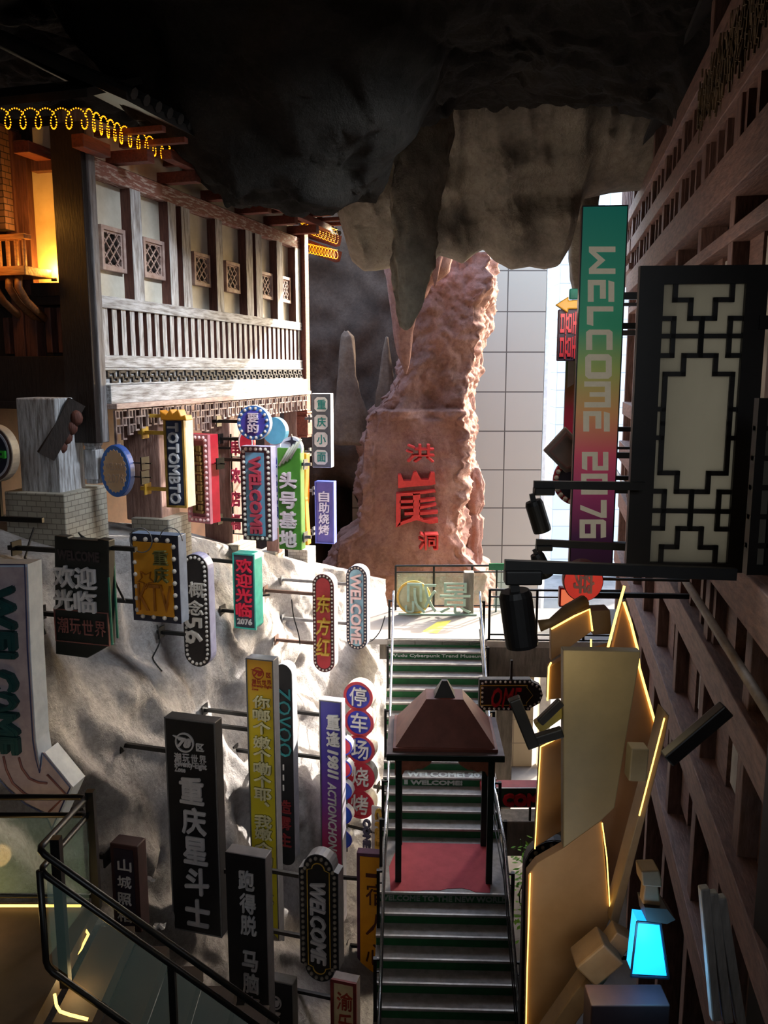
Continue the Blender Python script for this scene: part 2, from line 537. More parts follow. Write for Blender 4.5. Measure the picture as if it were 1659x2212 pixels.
def spike(name, m, prof, Y, label, cat, depth=.75, seed=0, rough=.08):
    """prof: rows of (py, px left, px right) seen at distance Y"""
    mb = MB()
    rows = []
    for (ya, la, ra), (yb, lb, rb) in zip(prof, prof[1:]):
        for k in range(6):
            f = k / 6
            rows.append((ya + (yb - ya) * f, la + (lb - la) * f, ra + (rb - ra) * f))
    rows.append(prof[-1])
    n = 36
    vs = []
    for y, l, r in rows:
        a, b = at(l, y, Y), at(r, y, Y)
        c, w = (a + b) / 2, (b.x - a.x) / 2
        for k in range(n):
            t = 6.28319 * k / n
            q = 1 + .2 * noise.noise(Vector((math.cos(t) * 1.4 + seed, math.sin(t) * 1.4, c.z * .7))) + rough * noise.fractal(Vector((math.cos(t) * 2.5 + seed, math.sin(t) * 2.5, c.z * 1.6)), .7, 2.1, 5)
            vs.append(Vector((c.x + w * math.cos(t) * q, Y + w * depth * math.sin(t) * q, c.z + .05 * noise.noise(Vector((t, c.z * 3, seed))))))
    m_ = len(rows)
    fs = [(i * n + k, i * n + (k + 1) % n, (i + 1) * n + (k + 1) % n, (i + 1) * n + k) for i in range(m_ - 1) for k in range(n)]
    fs += [tuple(range(n))[::-1], tuple(range((m_ - 1) * n, m_ * n))]
    mb.add(vs, fs)
    return mb.build(name, m, smooth=True, label=label, cat=cat)
spike('stalactite', M_cave, [(160, 855, 985), (250, 850, 975), (360, 846, 965), (450, 846, 955), (520, 848, 946), (570, 850, 936), (610, 855, 922), (650, 859, 910), (685, 862, 898), (705, 864, 888), (713, 872, 880)], 16.2, 'long pointed grey stalactite with a blunt tip hanging in front of the hanging rock mass', 'stalactite', .6, 3, .3)
spike('stalactite', M_red, [(520, 836, 985), (585, 840, 970), (620, 842, 930), (670, 846, 905), (720, 850, 893), (760, 858, 889), (790, 868, 884), (806, 874, 879)], 24.0, 'thin reddish stalactite with a white lit edge, its tip just below the blunt grey one', 'stalactite', .6, 9)
spike('stalactite', M_red, [(545, 920, 960), (575, 928, 952), (600, 934, 946), (618, 938, 942)], 23.6, 'small short stalactite hanging right of the long grey stalactite', 'stalactite', .7, 5)
spike('rock_lump', M_cave, [(380, 1225, 1300), (440, 1235, 1290), (520, 1228, 1290), (560, 1226, 1285), (600, 1230, 1280), (630, 1236, 1275), (642, 1245, 1268)], 20.5, 'brown rock lump hanging behind the tall gradient welcome sign', 'rock', .8, 2)
# --- dark rock recess behind the timber house, with a black hole low down
def recess_pt(i, j):
    a = -1 + 2 * i
    X = -2.9 + 4.2 * a
    z = H - 10 + 16.5 * j
    Y = 30 - 1.6 * a * a + .8 * noise.noise(Vector((X * .5, z * .4, 6))) + .25 * noise.noise(Vector((X * 1.6, z * 1.4, 2)))
    Y += (1.0 if (z - H) < -1.0 else 0) * 0
    q = ((X + 1.7) / .8) ** 2 + ((z - H + 6.2) / 1.7) ** 2
    if q < 4: Y += 6 * math.exp(-q * q * .6)
    return Vector((X, Y, z))
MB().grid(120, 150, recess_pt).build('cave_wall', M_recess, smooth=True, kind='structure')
spike('stalagmite', M_stalag, [(716, 744, 752), (726, 737, 763), (760, 733, 767), (810, 730, 770), (860, 728, 782), (900, 724, 798), (960, 722, 806)], 26.6, 'tall blunt brown stalagmite standing left of the red rock', 'stalagmite', .8, 4)
spike('stalagmite', M_stalag, [(728, 833, 838), (760, 826, 842), (800, 820, 848), (850, 812, 856), (900, 806, 866)], 26.9, 'smaller pointed brown stalagmite close to the red rock', 'stalagmite', .8, 6)
# --- the red rock with the carved characters
REDL = [(540, 905), (600, 893), (700, 880), (790, 872), (860, 845), (895, 800), (930, 790), (980, 785), (1050, 782), (1100, 785), (1140, 775), (1165, 735), (1200, 728), (1260, 725), (1420, 725)]
REDR = [(540, 1045), (600, 1048), (700, 1040), (800, 1012), (880, 995), (920, 1000), (1000, 1003), (1050, 1005), (1100, 992), (1150, 985), (1200, 995), (1240, 1040), (1300, 1050), (1420, 1050)]
YR = 25.2
def red_pt(i, j):
    py = 545 + 875 * (1 - j)
    l = at(pw(py, [p[0] for p in REDL], [p[1] for p in REDL]), py, YR)
    r = at(pw(py, [p[0] for p in REDR], [p[1] for p in REDR]), py, YR)
    w = r.x - l.x
    # outline in plan: left flank, face, right flank
    if i < .2:
        f = i / .2
        X, Y = l.x - .15 * (1 - f), YR + 1.8 * (1 - f) ** 1.5
    elif i < .72:
        f = (i - .2) / .52
        X, Y = l.x + w * f, YR - .12 * math.sin(f * 3.14)
    else:
        f = (i - .72) / .28
        X, Y = r.x + .55 * f ** 1.5, YR + 2.2 * f
    z = l.z
    am = .1 if .26 < i < .68 and 905 < py < 1240 else .3
    n = am * noise.noise(Vector((X * 1.1, z * .8, 11))) + .09 * noise.fractal(Vector((X * 2.3, z * 2.3 + Y, 2)), .8, 2.1, 5) * (1 if am > .2 else .45) + (.16 * abs(noise.noise(Vector((X * 2.4, z * 2.0, 31)))) if am > .2 else 0)
    n2 = .26 * noise.noise(Vector((z * .9, Y * .9, 4))) + .2 * noise.fractal(Vector((z * 1.7, Y * 1.5, 9)), .7, 2.2, 5) + .18 * abs(noise.noise(Vector((z * 2.3 + Y, Y * 1.2, 19))))
    ledge = .35 if 885 < py < 1240 else 0
    return Vector((X + (n2 if i > .66 or i < .2 else 0), Y - n - ledge * (1 if .15 < i < .8 else 0), z))
RF = Frame((at(915, 1240, YR).x, YR - .5, H - 6.2), 0)
red = thing('carved_rock', 'tall reddish rock face carved with three red characters, behind the deck railing', 'rock', RF)
MB().grid(170, 260, red_pt).build('rock_face', M_red, red, smooth=True)
REDP = mat('red_carved_paint', '#cf3a33', '#b92f2b', .7, 8)
RD = -.16
mb = MB()
text(mb, RF, '洪', (876, 958, 937, 996), RD, .35, 0, .012)
text(mb, RF, '洞', (903, 1147, 945, 1182), RD, .35, 0, .012)
def stroke(pts):
    mb.prism(RF, [RF.px(x / 3.687 + 700, y / 3.687 + 850, RD) for x, y in pts], RD - .18, RD + .2)
stroke([(588, 645), (612, 640), (632, 690), (690, 690), (712, 622), (735, 618), (772, 680), (830, 680), (848, 625), (878, 625), (884, 715), (850, 725), (700, 735), (590, 748)])
stroke([(575, 792), (882, 766), (888, 780), (770, 795), (700, 805), (610, 812), (608, 1035), (572, 1058)])
stroke([(706, 790), (765, 790), (760, 985), (790, 1000), (905, 990), (905, 1022), (840, 1030), (735, 1000), (640, 1030), (575, 1058), (600, 1020), (690, 985), (712, 960)])
for a, b, c in ((600, 845, 22), (604, 893, 18), (640, 940, 24)):
    stroke([(a, b), (715, b - 5), (715, b + c - 5), (a, b + c)])
for a, b, c, e in ((885, 830, 840, 16), (893, 872, 892, 16), (905, 930, 938, 20)):
    stroke([(755, c), (a, b), (a - 4, b + e), (755, c + 24)])
mb.build('carved_lettering', REDP, red)
# --- lower red rock skirting and pale ridge stones right of the carved rock
spike('rock_ledge', M_red, [(1010, 1005, 1036), (1045, 1000, 1047), (1090, 1002, 1046), (1110, 1010, 1036), (1120, 1004, 1044), (1180, 1000, 1038), (1225, 1000, 1040), (1300, 990, 1050), (1380, 985, 1050)], 26.8, 'ragged pale rock ledges beside the carved rock, against the panelled building', 'rock', .7, 8, .35)
spike('rock_ledge', M_red, [(556, 985, 1047), (640, 970, 1046), (740, 960, 1044), (796, 955, 1040), (804, 950, 1022), (860, 940, 1020), (930, 940, 1020), (1010, 940, 1012), (1100, 940, 1000)], 27.2, 'tall reddish rock ridge rising behind the carved rock to the hanging mass', 'rock', .6, 12, .25)
# --- buildings beyond the mouth
M_panel = brick_mat('cream_wall_panel', '#a39686', '#9e9181', '#4a3e35', 1.0, 0, 1.5, 1.45, .022, .2)
t = thing('panelled_building', 'large building clad in square beige wall panels behind the red rock', 'building', Frame((0, 32, 0), 0))
fr = FRM[t.name]
xr = at(1172, 900, 32).x
MB().box(fr, -1.2, xr, 0, 7, -3, H + 9).build('panel_wall', M_panel, t)
for k, (a, b) in enumerate(((1174, 1182), (1187, 1197))):
    xa, xb = at(a, 900, 32).x, at(b, 900, 32).x
    MB().box(fr, xa, xb, .1 + k * .8, 3 + k, -3, H + 9).build('white_trim', M_white, t)
xa, xb = at(1200, 900, 45).x, at(1222, 900, 45).x
t = thing('office_tower', 'narrow grey office tower with blue windows seen past the beige panelled building', 'building', Frame((xa, 45, 0), 0))
fr = FRM[t.name]
MB().box(fr, 0, 7, 0, 8, -5, H + 24).build('tower_wall', brick_mat('grey_stone_cladding', '#c4c6ca', '#b9bcc1', '#8b8d92', 1.0, 0, 1.2, .9, .02, .1), t)
M_win = mat('blue_window_glass', '#86aebb', '#5f8795', .15, 3)
for k in range(9):
    f_ = MB().box(fr, xb - xa + .1, xb - xa + 1.6, -.08, .1, H - 5 + k * 2.3, H - 3.4 + k * 2.3).build('window', M_grey, t)
    MB().box(fr, xb - xa + .2, xb - xa + 1.5, -.12, 0, H - 4.9 + k * 2.3, H - 3.5 + k * 2.3).build('window_pane', M_win, f_)
# ================================================================== DECK, STAIRS
PS = R(1.95)
o_ = at(838, 1381, 18.26)
ZD = o_.z
FS = Frame(o_, -PS)
SW, RI, TR = 2.14, .17, .31
M_tread = mat('grey_step', '#8f8b88', '#76726f', .55, 4, (2, 2, 2))
M_riser = mat('green_riser', '#23653a', '#1c5530', .5, 5)
M_tile = brick_mat('pale_deck_tile', '#b5b0aa', '#a9a49e', '#857f79', 1.0, 0, .6, .6, .012, .1)
dk = thing('viewing_deck', 'pale tiled concrete deck at the top of the green stairs', 'deck', FS)
MB().box(FS, -.5, 9, .0, 2.6, -.12, 0).build('deck_floor', M_tile, dk)
MB().box(FS, SW + .05, 9, .0, .35, -.85, -.12).build('edge_beam', M_conc, dk, bevel=.02)
MB().box(FS, SW + .05, 9, -.06, .1, -.14, .0).build('edge_lip', mat('pale_stone_edge', '#b9b2a8', '#a39c92', .7, 4), dk)
MB().box(FS, -.2, 9, .4, 2.6, -.6, -.13).build('deck_slab', M_conc, dk)
for u in (2.6, 5.6):
    MB().box(FS, u, u + .4, 1.6, 2.0, -ZD, -.6).build('support_column', M_conc, dk)
st = thing('staircase', 'long flight of grey steps with green risers climbing to the deck', 'stairs', FS)
LD = -(13 * TR)                    # back of the landing
LZ = -14 * RI
LF = -5.68
M_nose = mat('steel_nosing', '#b9b6b0', '#9b9893', .35, 10, metal=.5)
def step(d0, d1, ztop_, rise):
    tr = MB().box(FS, 0, SW, d0 - .015, d1 + .03, ztop_ - .04, ztop_).build('tread', M_tread, st)
    MB().box(FS, 0, SW, d0 - .02, d0 + .015, ztop_ - .025, ztop_ + .004).build('nosing', M_nose, tr)
    MB().box(FS, .005, SW - .005, d0 + .0, d0 + .06, ztop_ - rise, ztop_ - .04).build('riser', M_riser, st)
for k in range(1, 15):
    d0 = LD + (k - 1) * TR
    step(d0, d0 + (TR if k < 14 else .05), LZ + k * RI, RI)
step(LF, LD, LZ, RI)
for k in range(1, 11):
    d1 = LF - (k - 1) * .30
    step(d1 - .30, d1, LZ - k * RI, RI)
mb = MB()
for u in (.12, SW - .3):
    mb.prism(Frame(FS.w(u, 0, 0), FS.phi + math.pi / 2), [(.2, -.3), (LD, LZ - .25), (LF, LZ - .25), (LF - 3, LZ - 1.95), (LF - 3, LZ - 2.2), (LF, LZ - .5), (LD, LZ - .5), (.2, -.6)], -.18, 0)
mb.build('stringer', M_grey, st)
LT = mat('pale_step_lettering', '#cfd6d0', '#b9c0ba', .5, 8)
LT2 = mat('dim_step_lettering', '#8d968f', '#7b847d', .5, 8)
mb = MB()
text(mb, FS, 'Wudu Cyberpunk Trend Museum', (.06, -RI * 2 + .03, SW - .06, -RI * 1 - .05), -TR * 1 - .012, .012, 0, .02, uv=True)
mb.build('museum_lettering', LT, st)
k = 4                                # riser counted up from the landing
dz, dd = LZ + (k - 1) * RI, LD + (k - 1) * TR
mb = MB()
text(mb, FS, 'WELCOME!', (.52, dz + .03, 1.5, dz + RI - .05), dd - .012, .012, 0, .05, uv=True)
mb.box(FS, .40, .47, dd - .014, dd, dz + .03, dz + RI - .05)
fl = Frame(FS.w(0, dd, dz + RI), FS.phi)
V, Q = glyph('WELCOME! 2076', .05)
ax, bx, ay, by = min(p[0] for p in V), max(p[0] for p in V), min(p[1] for p in V), max(p[1] for p in V)
mb.add([FS.w(.45 + (x - ax) / (bx - ax) * 1.6, dd + .02 + (y - ay) / (by - ay) * .2, dz + RI + .003 + .002 * z) for x, y, z in V], Q)
mb.build('welcome_lettering', LT, st)
mb = MB()
text(mb, FS, 'WELCOME TO THE NEW WORLD', (.03, LZ - RI + .03, SW - .05, LZ - .045), LF - .012, .012, 0, .03, uv=True)
mb.build('new_world_lettering', LT2, st)
# --- railings of the stairs
def zline(d):
    if d > LD: return LZ + (d - LD) / TR * RI + RI
    if d > LF: return LZ
    return LZ - (LF - d) / .30 * RI
def stair_rail(u, s, label, name='stair_railing'):
    t = thing(name, label, 'railing', Frame(FS.w(u, 0, 0), FS.phi), 'stair railings')
    f = FRM[t.name]
    P = lambda d, h: FS.w(u, d, zline(d) + h)
    MB().tube([P(.1, 1.02), P(0, 1.0), P(LD, .95), P(LD - .3, .95), P(LF, .92), P(LF - 3.0, .92)], .024).build('handrail', M_silver, t, smooth=True)
    ds = [.05, -1.15, -2.6, LD + .05, -4.95, LF - .4, LF - 1.55, LF - 2.7]
    for i, d in enumerate(ds):
        b = FS.w(u - s * .09, d, zline(d) - .16)
        p = MB().bar(b, b + ZV * 1.02, .05, .07).build('post', M_black, t)
        a = b + ZV * .99
        MB().bar(a, P(d, .84), .03).bar(b + ZV * .8, FS.w(u, d, zline(d) + .64), .02).build('rail_bracket', M_black, p)
    for h in (.78, .52, .26):
        MB().tube([P(0, h), P(LD, h), P(LF, h), P(LF - 3.0, h)], .011, 6).build('mid_rail', M_black, t, smooth=True)
    return t
stair_rail(.12, 1, 'steel handrail with black posts along the left side of the green stairs')
stair_rail(SW - .12, -1, 'steel handrail with black posts along the right side of the green stairs')
# --- deck railings with glass
def glass_rail(label, u0, u1, d0, d1, n, name='glass_railing'):
    a, b = FS.w(u0, d0, 0), FS.w(u1, d1, 0)
    t = thing(name, label, 'railing', Frame(a, FS.phi))
    for h, r in ((1.12, .028), (.96, .02), (.1, .02)):
        MB().tube([a + ZV * h, b + ZV * h], r).build('rail', M_black, t)
    for k in range(n + 1):
        p = a + (b - a) * (k / n)
        MB().bar(p, p + ZV * 1.13, .05).build('post', M_black, t)
    for k in range(n):
        p, q = a + (b - a) * ((k + .03) / n), a + (b - a) * ((k + .97) / n)
        MB().bar(p + ZV * .53, q + ZV * .53, .012, .8).build('glass_pane', M_glass, t)
    return t
glass_rail('black railing with three glass panes along the far edge of the deck', .12, 2.95, 2.35, 2.5, 3)
glass_rail('black railing with glass panes along the near edge of the deck, right of the stairs', SW + .1, 6.4, .12, .12, 4)
u, v = FS.px(1000, 1250, 2.1)
MB().box(FS, FS.px(1001, 1290, 2.1)[0], FS.px(1023, 1290, 2.1)[0], 2.0, 2.25, 0, 1.05).build('concrete_bollard', M_conc, bevel=.02, label='square dark concrete post standing at the glass railing of the deck', cat='post')
YA = mat('yellow_floor_sticker', '#d8cf5a', '#c4b948', .6, 8)
q = [atz(912, 1364, ZD + .004), atz(944, 1368, ZD + .004), atz(975, 1340, ZD + .004), atz(945, 1343, ZD + .004)]
mb = MB(); mb.add(q + [p - ZV * .003 for p in q], [(0, 1, 2, 3), (7, 6, 5, 4), (0, 4, 5, 1), (1, 5, 6, 2), (2, 6, 7, 3), (3, 7, 4, 0)])
mb.build('floor_sticker', YA, label='yellow arrow-like sticker on the deck floor at the top of the stairs', cat='sticker')
# ================================================================== TIMBER HOUSE ON THE LEFT
AZ = R(16.05)
FB = Frame(at(212, 884, 12.0), math.pi / 2 - AZ)      # u runs away along the front, d into the house
FN = Frame(FB.o, -AZ)                                  # the near end wall; u to the right
hs = thing('timber_house', 'weathered timber house with lattice windows and balustrade on the left ledge', 'house', FB)
uv = lambda x, y, d=0: FB.px(x, y, d)
VV = lambda y: uv(212, y)[1]
UU = lambda x, y=700: uv(x, y)[0]
UE = UU(641)
def hb(name, u0, u1, d0, d1, v0, v1, m, par=None, bev=0.008):
    return MB().box(FB, u0, u1, d0, d1, v0, v1).build(name, m, par or hs, bevel=bev)
hb('plaster_wall', 0, UE, .06, .2, VV(665), VV(255), M_plaster, bev=0)
hb('top_beam', 0, UE, -.1, .1, VV(388), VV(350), M_flake)
hb('rail_beam', 0, UE + .02, -.12, .1, VV(665), VV(639), M_weather)
hb('lower_rail', 0, UE + .02, -.12, .1, VV(794), VV(767), M_weather)
hb('balustrade_back', 0, UE, .12, .2, VV(770), VV(660), M_dark, bev=0)
hb('frieze_board', 0, UE, -.1, .15, VV(832), VV(794), M_weather)
hb('fascia_board', 0, UE + .05, -.22, .15, VV(872), VV(832), M_weather)
hb('fascia_lip', 0, UE + .05, -.3, .1, VV(884), VV(872), mat('pinkish_timber_lip', '#c4aea6', '#9c8078', .7, 5, (1, 6, 6), .3))
hb('frieze_moulding', 0, UE, -.14, 0, VV(799), VV(795), M_weather, bev=0)
hb('frieze_moulding', 0, UE, -.14, 0, VV(831), VV(828), M_weather, bev=0)
for a, b, y in ((271, 293, 500), (354, 370, 550), (382, 400, 550), (457, 471, 600), (522, 536, 600), (543, 556, 600), (589, 601, 620), (629, 640, 640)):
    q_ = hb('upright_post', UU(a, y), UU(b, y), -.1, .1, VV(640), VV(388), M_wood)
    hb('worn_lit_face', UU(a, y), UU(b, y), -.106, -.099, VV(640), VV(388), M_weatherv, q_, 0)  # brown post sides stand in for shade beside the weathered front
# windows
M_wf = mat('window_frame_timber', '#b9a39b', '#94776f', .7, 6, bump=.2)
M_hole = mat('dark_window_interior', '#241a18', '#1a1312', .8, 6)
for a, b, ya, yb in ((214, 270, 487, 590), (305, 354, 513, 606), (414, 453, 543, 622), (483, 517, 562, 636), (559, 588, 584, 650), (604, 627, 594, 658)):
    u0, u1 = UU(a + 3, (ya + yb) / 2), UU(b - 1, (ya + yb) / 2)
    um = (a + b) / 2
    v0, v1 = uv(um, yb - 4)[1], uv(um, ya + 4)[1]
    w = .06
    f_ = MB().ring(FB, rectp(u0, v0, u1, v1), rectp(u0 + w, v0 + w, u1 - w, v1 - w), -.03, .06).build('lattice_window', M_wf, hs, bevel=.006)
    MB().ring(FB, rectp(u0 + w, v0 + w, u1 - w, v1 - w), rectp(u0 + w * 1.5, v0 + w * 1.5, u1 - w * 1.5, v1 - w * 1.5), .0, .06).build('inner_frame', M_wf, f_)
    MB().box(FB, u0 + w, u1 - w, .05, .058, v0 + w, v1 - w).build('dark_opening', M_hole, f_)
    mb = MB()
    i0, i1, j0, j1 = u0 + w * 1.4, u1 - w * 1.4, v0 + w * 1.4, v1 - w * 1.4
    for s in (0, 1):
        for o in (-.62, -.18, .18, .62):
            # slanted bars clipped to the opening
            pts = []
            for k in range(41):
                f = k / 40
                x = f + o
                if 0 <= x <= 1: pts.append((x if not s else 1 - x, f))
            if len(pts) > 2:
                (xa, fa), (xb, fb) = pts[0], pts[-1]
                p, q = FB.w(i0 + (i1 - i0) * xa, .0, j0 + (j1 - j0) * fa), FB.w(i0 + (i1 - i0) * xb, .0, j0 + (j1 - j0) * fb)
                mb.bar(p, q, .017, .02, FB.d)
    mb.build('lattice', M_wf, f_)
# balusters
n = 33
u0 = .14
mb = MB().box(Frame(Vector((0, 0, 0)), 0), 0, .11, 0, .08, 0, VV(664) - VV(768))
first = None
for k in range(n):
    u = .1 + (UE - .25) * k / (n - 1)
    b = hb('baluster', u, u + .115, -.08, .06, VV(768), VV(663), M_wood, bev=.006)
    hb('worn_lit_face', u, u + .115, -.086, -.079, VV(768), VV(663), M_weatherv, b, 0)  # weathered front sheet; shade of the baluster sides is put into their brown
# frieze key pattern
mb = MB()
n = 27
p = (UE - .1) / n
va, vb = VV(827), VV(801)
h = vb - va
for k in range(n):
    u = .06 + k * p
    def r(a, b, c, d): mb.box(FB, u + a * p, u + b * p, -.135, -.09, va + c * h, va + d * h)
    r(.05, .75, .82, 1); r(.05, .2, .45, 1); r(.05, .5, .45, .6); r(.36, .5, .0, .6); r(.36, 1.0, .0, .16); r(.62, .75, .45, 1); r(.86, 1.0, .0, .5); r(.62, 1.0, .36, .5)
mb.build('frieze_pattern', mat('dark_grooves', '#3a3534', '#2c2726', .7, 6), hs)
# fretwork apron
mb = MB()
rnd = random.Random(4)
cw_ = .165
n = int(UE / cw_)
for k in range(n):
    u = k * cw_
    f = k / n
    dr = pw(f % .36, (0, .06, .12, .18, .24, .36), (.46, .30, .24, .24, .34, .46)) if f < .72 else .30
    vt = VV(886)
    rows = max(2, int(dr / .105))
    for j in range(rows):
        v = vt - j * .105
        mb.box(FB, u + (.0 if j % 2 else .03), u + cw_ * (.72 if (j + k) % 2 else 1.02), -.27, -.235, v - .02, v)
        uu_ = u + (.0 if (j + k) % 2 else cw_ * .5)
        mb.box(FB, uu_, uu_ + .024, -.27, -.235, v - .12, v)
    mb.box(FB, u, u + .024, -.27, -.235, vt - dr, vt)
    mb.box(FB, u, u + cw_ * .6, -.27, -.235, vt - dr - .024, vt - dr)
mb.build('fretwork_apron', mat('fretwork_timber', '#a8948c', '#7c615a', .7, 6), hs)
# corner posts with carved pendants
def corner(u0, u1, d0, d1, vtop, vbot, m, pend):
    c = hb('corner_post', u0, u1, d0, d1, vbot, vtop, m, bev=.015)
    um, dm = (u0 + u1) / 2, (d0 + d1) / 2
    w = (u1 - u0) / 2
    for a, b, k in ((0, .05, 1.25), (.05, .1, 1.1), (.1, .52, 1.35), (.52, .58, 1.15)):
        MB().box(FB, um - w * k, um + w * k, dm - w * k, dm + w * k, vbot - b, vbot - a).build('pendant', pend, c, bevel=.012)
corner(-.12, .03, -.14, .30, VV(255), VV(955), mat('grey_corner_post', '#8d8a8c', '#5f5654', .7, 4, (6, 6, .6), .3), M_weatherv)
v0 = uv(650, 888)[1]
corner(UE + .02, UE + .26, -.2, .06, uv(645, 500)[1], v0, M_red_t, M_red_t)
# near end wall
nb = lambda name, x0, x1, y0, y1, d0, d1, m: MB().box(FN, FN.px(x0, (y0 + y1) / 2, d0)[0], FN.px(x1, (y0 + y1) / 2, d0)[0], d0, d1, FN.px((x0 + x1) / 2, y1, d0)[1], FN.px((x0 + x1) / 2, y0, d0)[1]).build(name, m, hs, bevel=.01)
nb('end_wall', -260, 150, 265, 870, .12, .3, M_dark)
M_or = mat('cream_niche_plaster', '#d8c49a', '#c8b285', .8, 3)
nb('niche_panel', 68, 150, 366, 612, .06, .14, M_or)
nb('niche_post', 40, 70, 300, 860, -.06, .14, M_wood)
nb('niche_lintel', 66, 150, 338, 368, -.06, .14, M_wood)
nb('niche_sill', 66, 150, 610, 640, -.12, .14, M_dark)
nb('end_plaster', 70, 128, 272, 330, .08, .14, M_plaster)
nb('end_post', 126, 190, 262, 956, -.22, .0, M_dark)
nb('end_post', 18, 42, 280, 860, -.1, .12, M_wood)
for x in (98, 124): nb('end_slat', x, x + 13, 664, 762, -.02, .14, M_wood)
for x in (8, 34): nb('end_slat', x, x + 12, 686, 765, -.02, .14, M_wood)
nb('end_beam', -260, 190, 640, 662, -.08, .12, M_dark)
nb('end_fascia', -260, 200, 770, 868, -.16, .12, M_dark)
nb('end_rafter', 28, 62, 304, 330, -.5, .1, M_red_t)
nb('end_rafter', 154, 180, 288, 318, -.5, .1, M_red_t)
# small balcony with brick pier at the frame's edge
t = thing('balcony', 'small warm lit timber balcony at the left edge beside the glowing niche', 'balcony', Frame(FN.w(-1.9, -.5, FN.px(20, 640)[1]), FN.phi))
bx_ = lambda name, x0, x1, y0, y1, d0, d1, m: MB().box(FN, FN.px(x0, (y0 + y1) / 2, -.45)[0], FN.px(x1, (y0 + y1) / 2, -.45)[0], d0, d1, FN.px(20, y1, -.45)[1], FN.px(20, y0, -.45)[1]).build(name, m, t, bevel=.008)
M_or_t = mat('honey_timber', '#8c5a34', '#6e4426', .5, 5, (1, 6, 6), .2)
bx_('top_rail', -220, 63, 508, 519, -.55, -.4, M_or_t)
bx_('bottom_rail', -220, 70, 578, 598, -.6, -.05, M_or_t)
for x in (-40, -20, 0, 18, 36, 53): bx_('baluster', x, x + 5, 519, 578, -.5, -.45, M_or_t)
for x in (-4, 26, 46):
    mb = MB()
    pts = [FN.w(FN.px(x, 600, -.45)[0], d, FN.px(20, y, -.45)[1]) for d, y in ((-.5, 598), (-.52, 622), (-.38, 650), (-.2, 668), (.05, 690))]
    mb.tube(pts, .05, 6)
    mb.build('scroll_bracket', M_or_t, t, smooth=True)
t = MB().box(FN, FN.px(-140, 380, -.12)[0], FN.px(22, 380, -.12)[0], -.28, .13, FN.px(10, 500, -.12)[1], FN.px(10, 272, -.12)[1]).build('brick_pier', brick_mat('brown_brick', '#7a5a45', '#68493a', '#2b211c', 3.0), label='dark brown brick pier above the small balcony at the left edge', cat='pier')
# warm uplight in the niche
e = FN.px(118, 604, -.02)
lt = thing('uplight', 'small warm uplight at the foot of the glowing orange niche panel', 'lamp', Frame(FN.w(e[0], -.03, e[1] - .02), FN.phi))
MB().tube([FN.w(e[0], -.03, e[1] - .02), FN.w(e[0], -.03, e[1] + .02)], .04, 12).build('lamp_body', M_black, lt, smooth=True)
MB().tube([FN.w(e[0], -.03, e[1] + .02), FN.w(e[0], -.03, e[1] + .028)], .03, 12).build('lens', mat('amber_lens', '#ffb347', '#ffa52f', .3, 4, emit=14, ecol='#ff9a1e'), lt)
def point(name, p, energy, col, size=.05):
    l = bpy.data.lights.new(name, 'POINT')
    l.energy, l.color, l.shadow_soft_size = energy, col, size
    o = bpy.data.objects.new(name, l)
    COL.objects.link(o)
    o.location = p
    return o
point('niche_light', FN.w(e[0], -.06, e[1] + .13), 26, (1, .46, .07), .05)
point('niche_light', FN.w(FN.px(100, 450)[0], -.45, FN.px(100, 480)[1]), 8, (1, .42, .06), .15)
point('balcony_light', FN.w(FN.px(35, 500, -.3)[0], -.9, FN.px(20, 560)[1]), 10, (1, .45, .08), .1)
# eaves: rafters, purlin, roof tiles
vb_ = VV(350)
for x, y in ((238, 300), (300, 345), (402, 385)):
    pass
for u in (.55, 1.9, 3.3, 4.6, 5.9, 7.1):
    hb('rafter_beam', u, u + .18, -.62, .12, VV(345), VV(318), M_red_t)
hb('eave_purlin', 1.2, UE + .6, -.62, -.46, VV(318), VV(296), M_red_t)
for k in range(14):
    u = .3 + k * .6
    hb('rafter_tail', u, u + .1, -1.0, .1, VV(296), VV(284), M_red_t, bev=0)
hb('upper_plaster', 0, UE, .04, .16, VV(340), VV(262), M_plaster, bev=0)
M_tileroof = mat('dark_roof_tile', '#2a2725', '#1d1b1a', .7, 5)
mb = MB()
rf0, rf1 = VV(276), VV(276) + 1.1
a = [FB.w(-.6, -1.05, rf0), FB.w(UE + .9, -1.05, rf0), FB.w(UE + .9, 1.4, rf1), FB.w(-.6, 1.4, rf1)]
mb.add(a + [p + ZV * .1 for p in a], [(3, 2, 1, 0), (4, 5, 6, 7), (0, 1, 5, 4), (1, 2, 6, 5), (2, 3, 7, 6), (3, 0, 4, 7)])
for k in range(34):
    u = -.5 + k * .285
    if u > UE + .85: break
    mb.tube([FB.w(u, -1.1, rf0 + .1), FB.w(u, 1.4, rf1 + .12)], .075, 7)
mb.build('tiled_roof', M_tileroof, hs)
mb = MB()
nv = FN.px(100, 262)[1]
a = [FN.w(-4.5, -.75, nv), FN.w(.6, -.75, nv), FN.w(.6, 1.2, nv + .8), FN.w(-4.5, 1.2, nv + .8)]
mb.add(a + [p + ZV * .1 for p in a], [(3, 2, 1, 0), (4, 5, 6, 7), (0, 1, 5, 4), (1, 2, 6, 5), (2, 3, 7, 6), (3, 0, 4, 7)])
mb.build('end_roof', M_tileroof, hs)
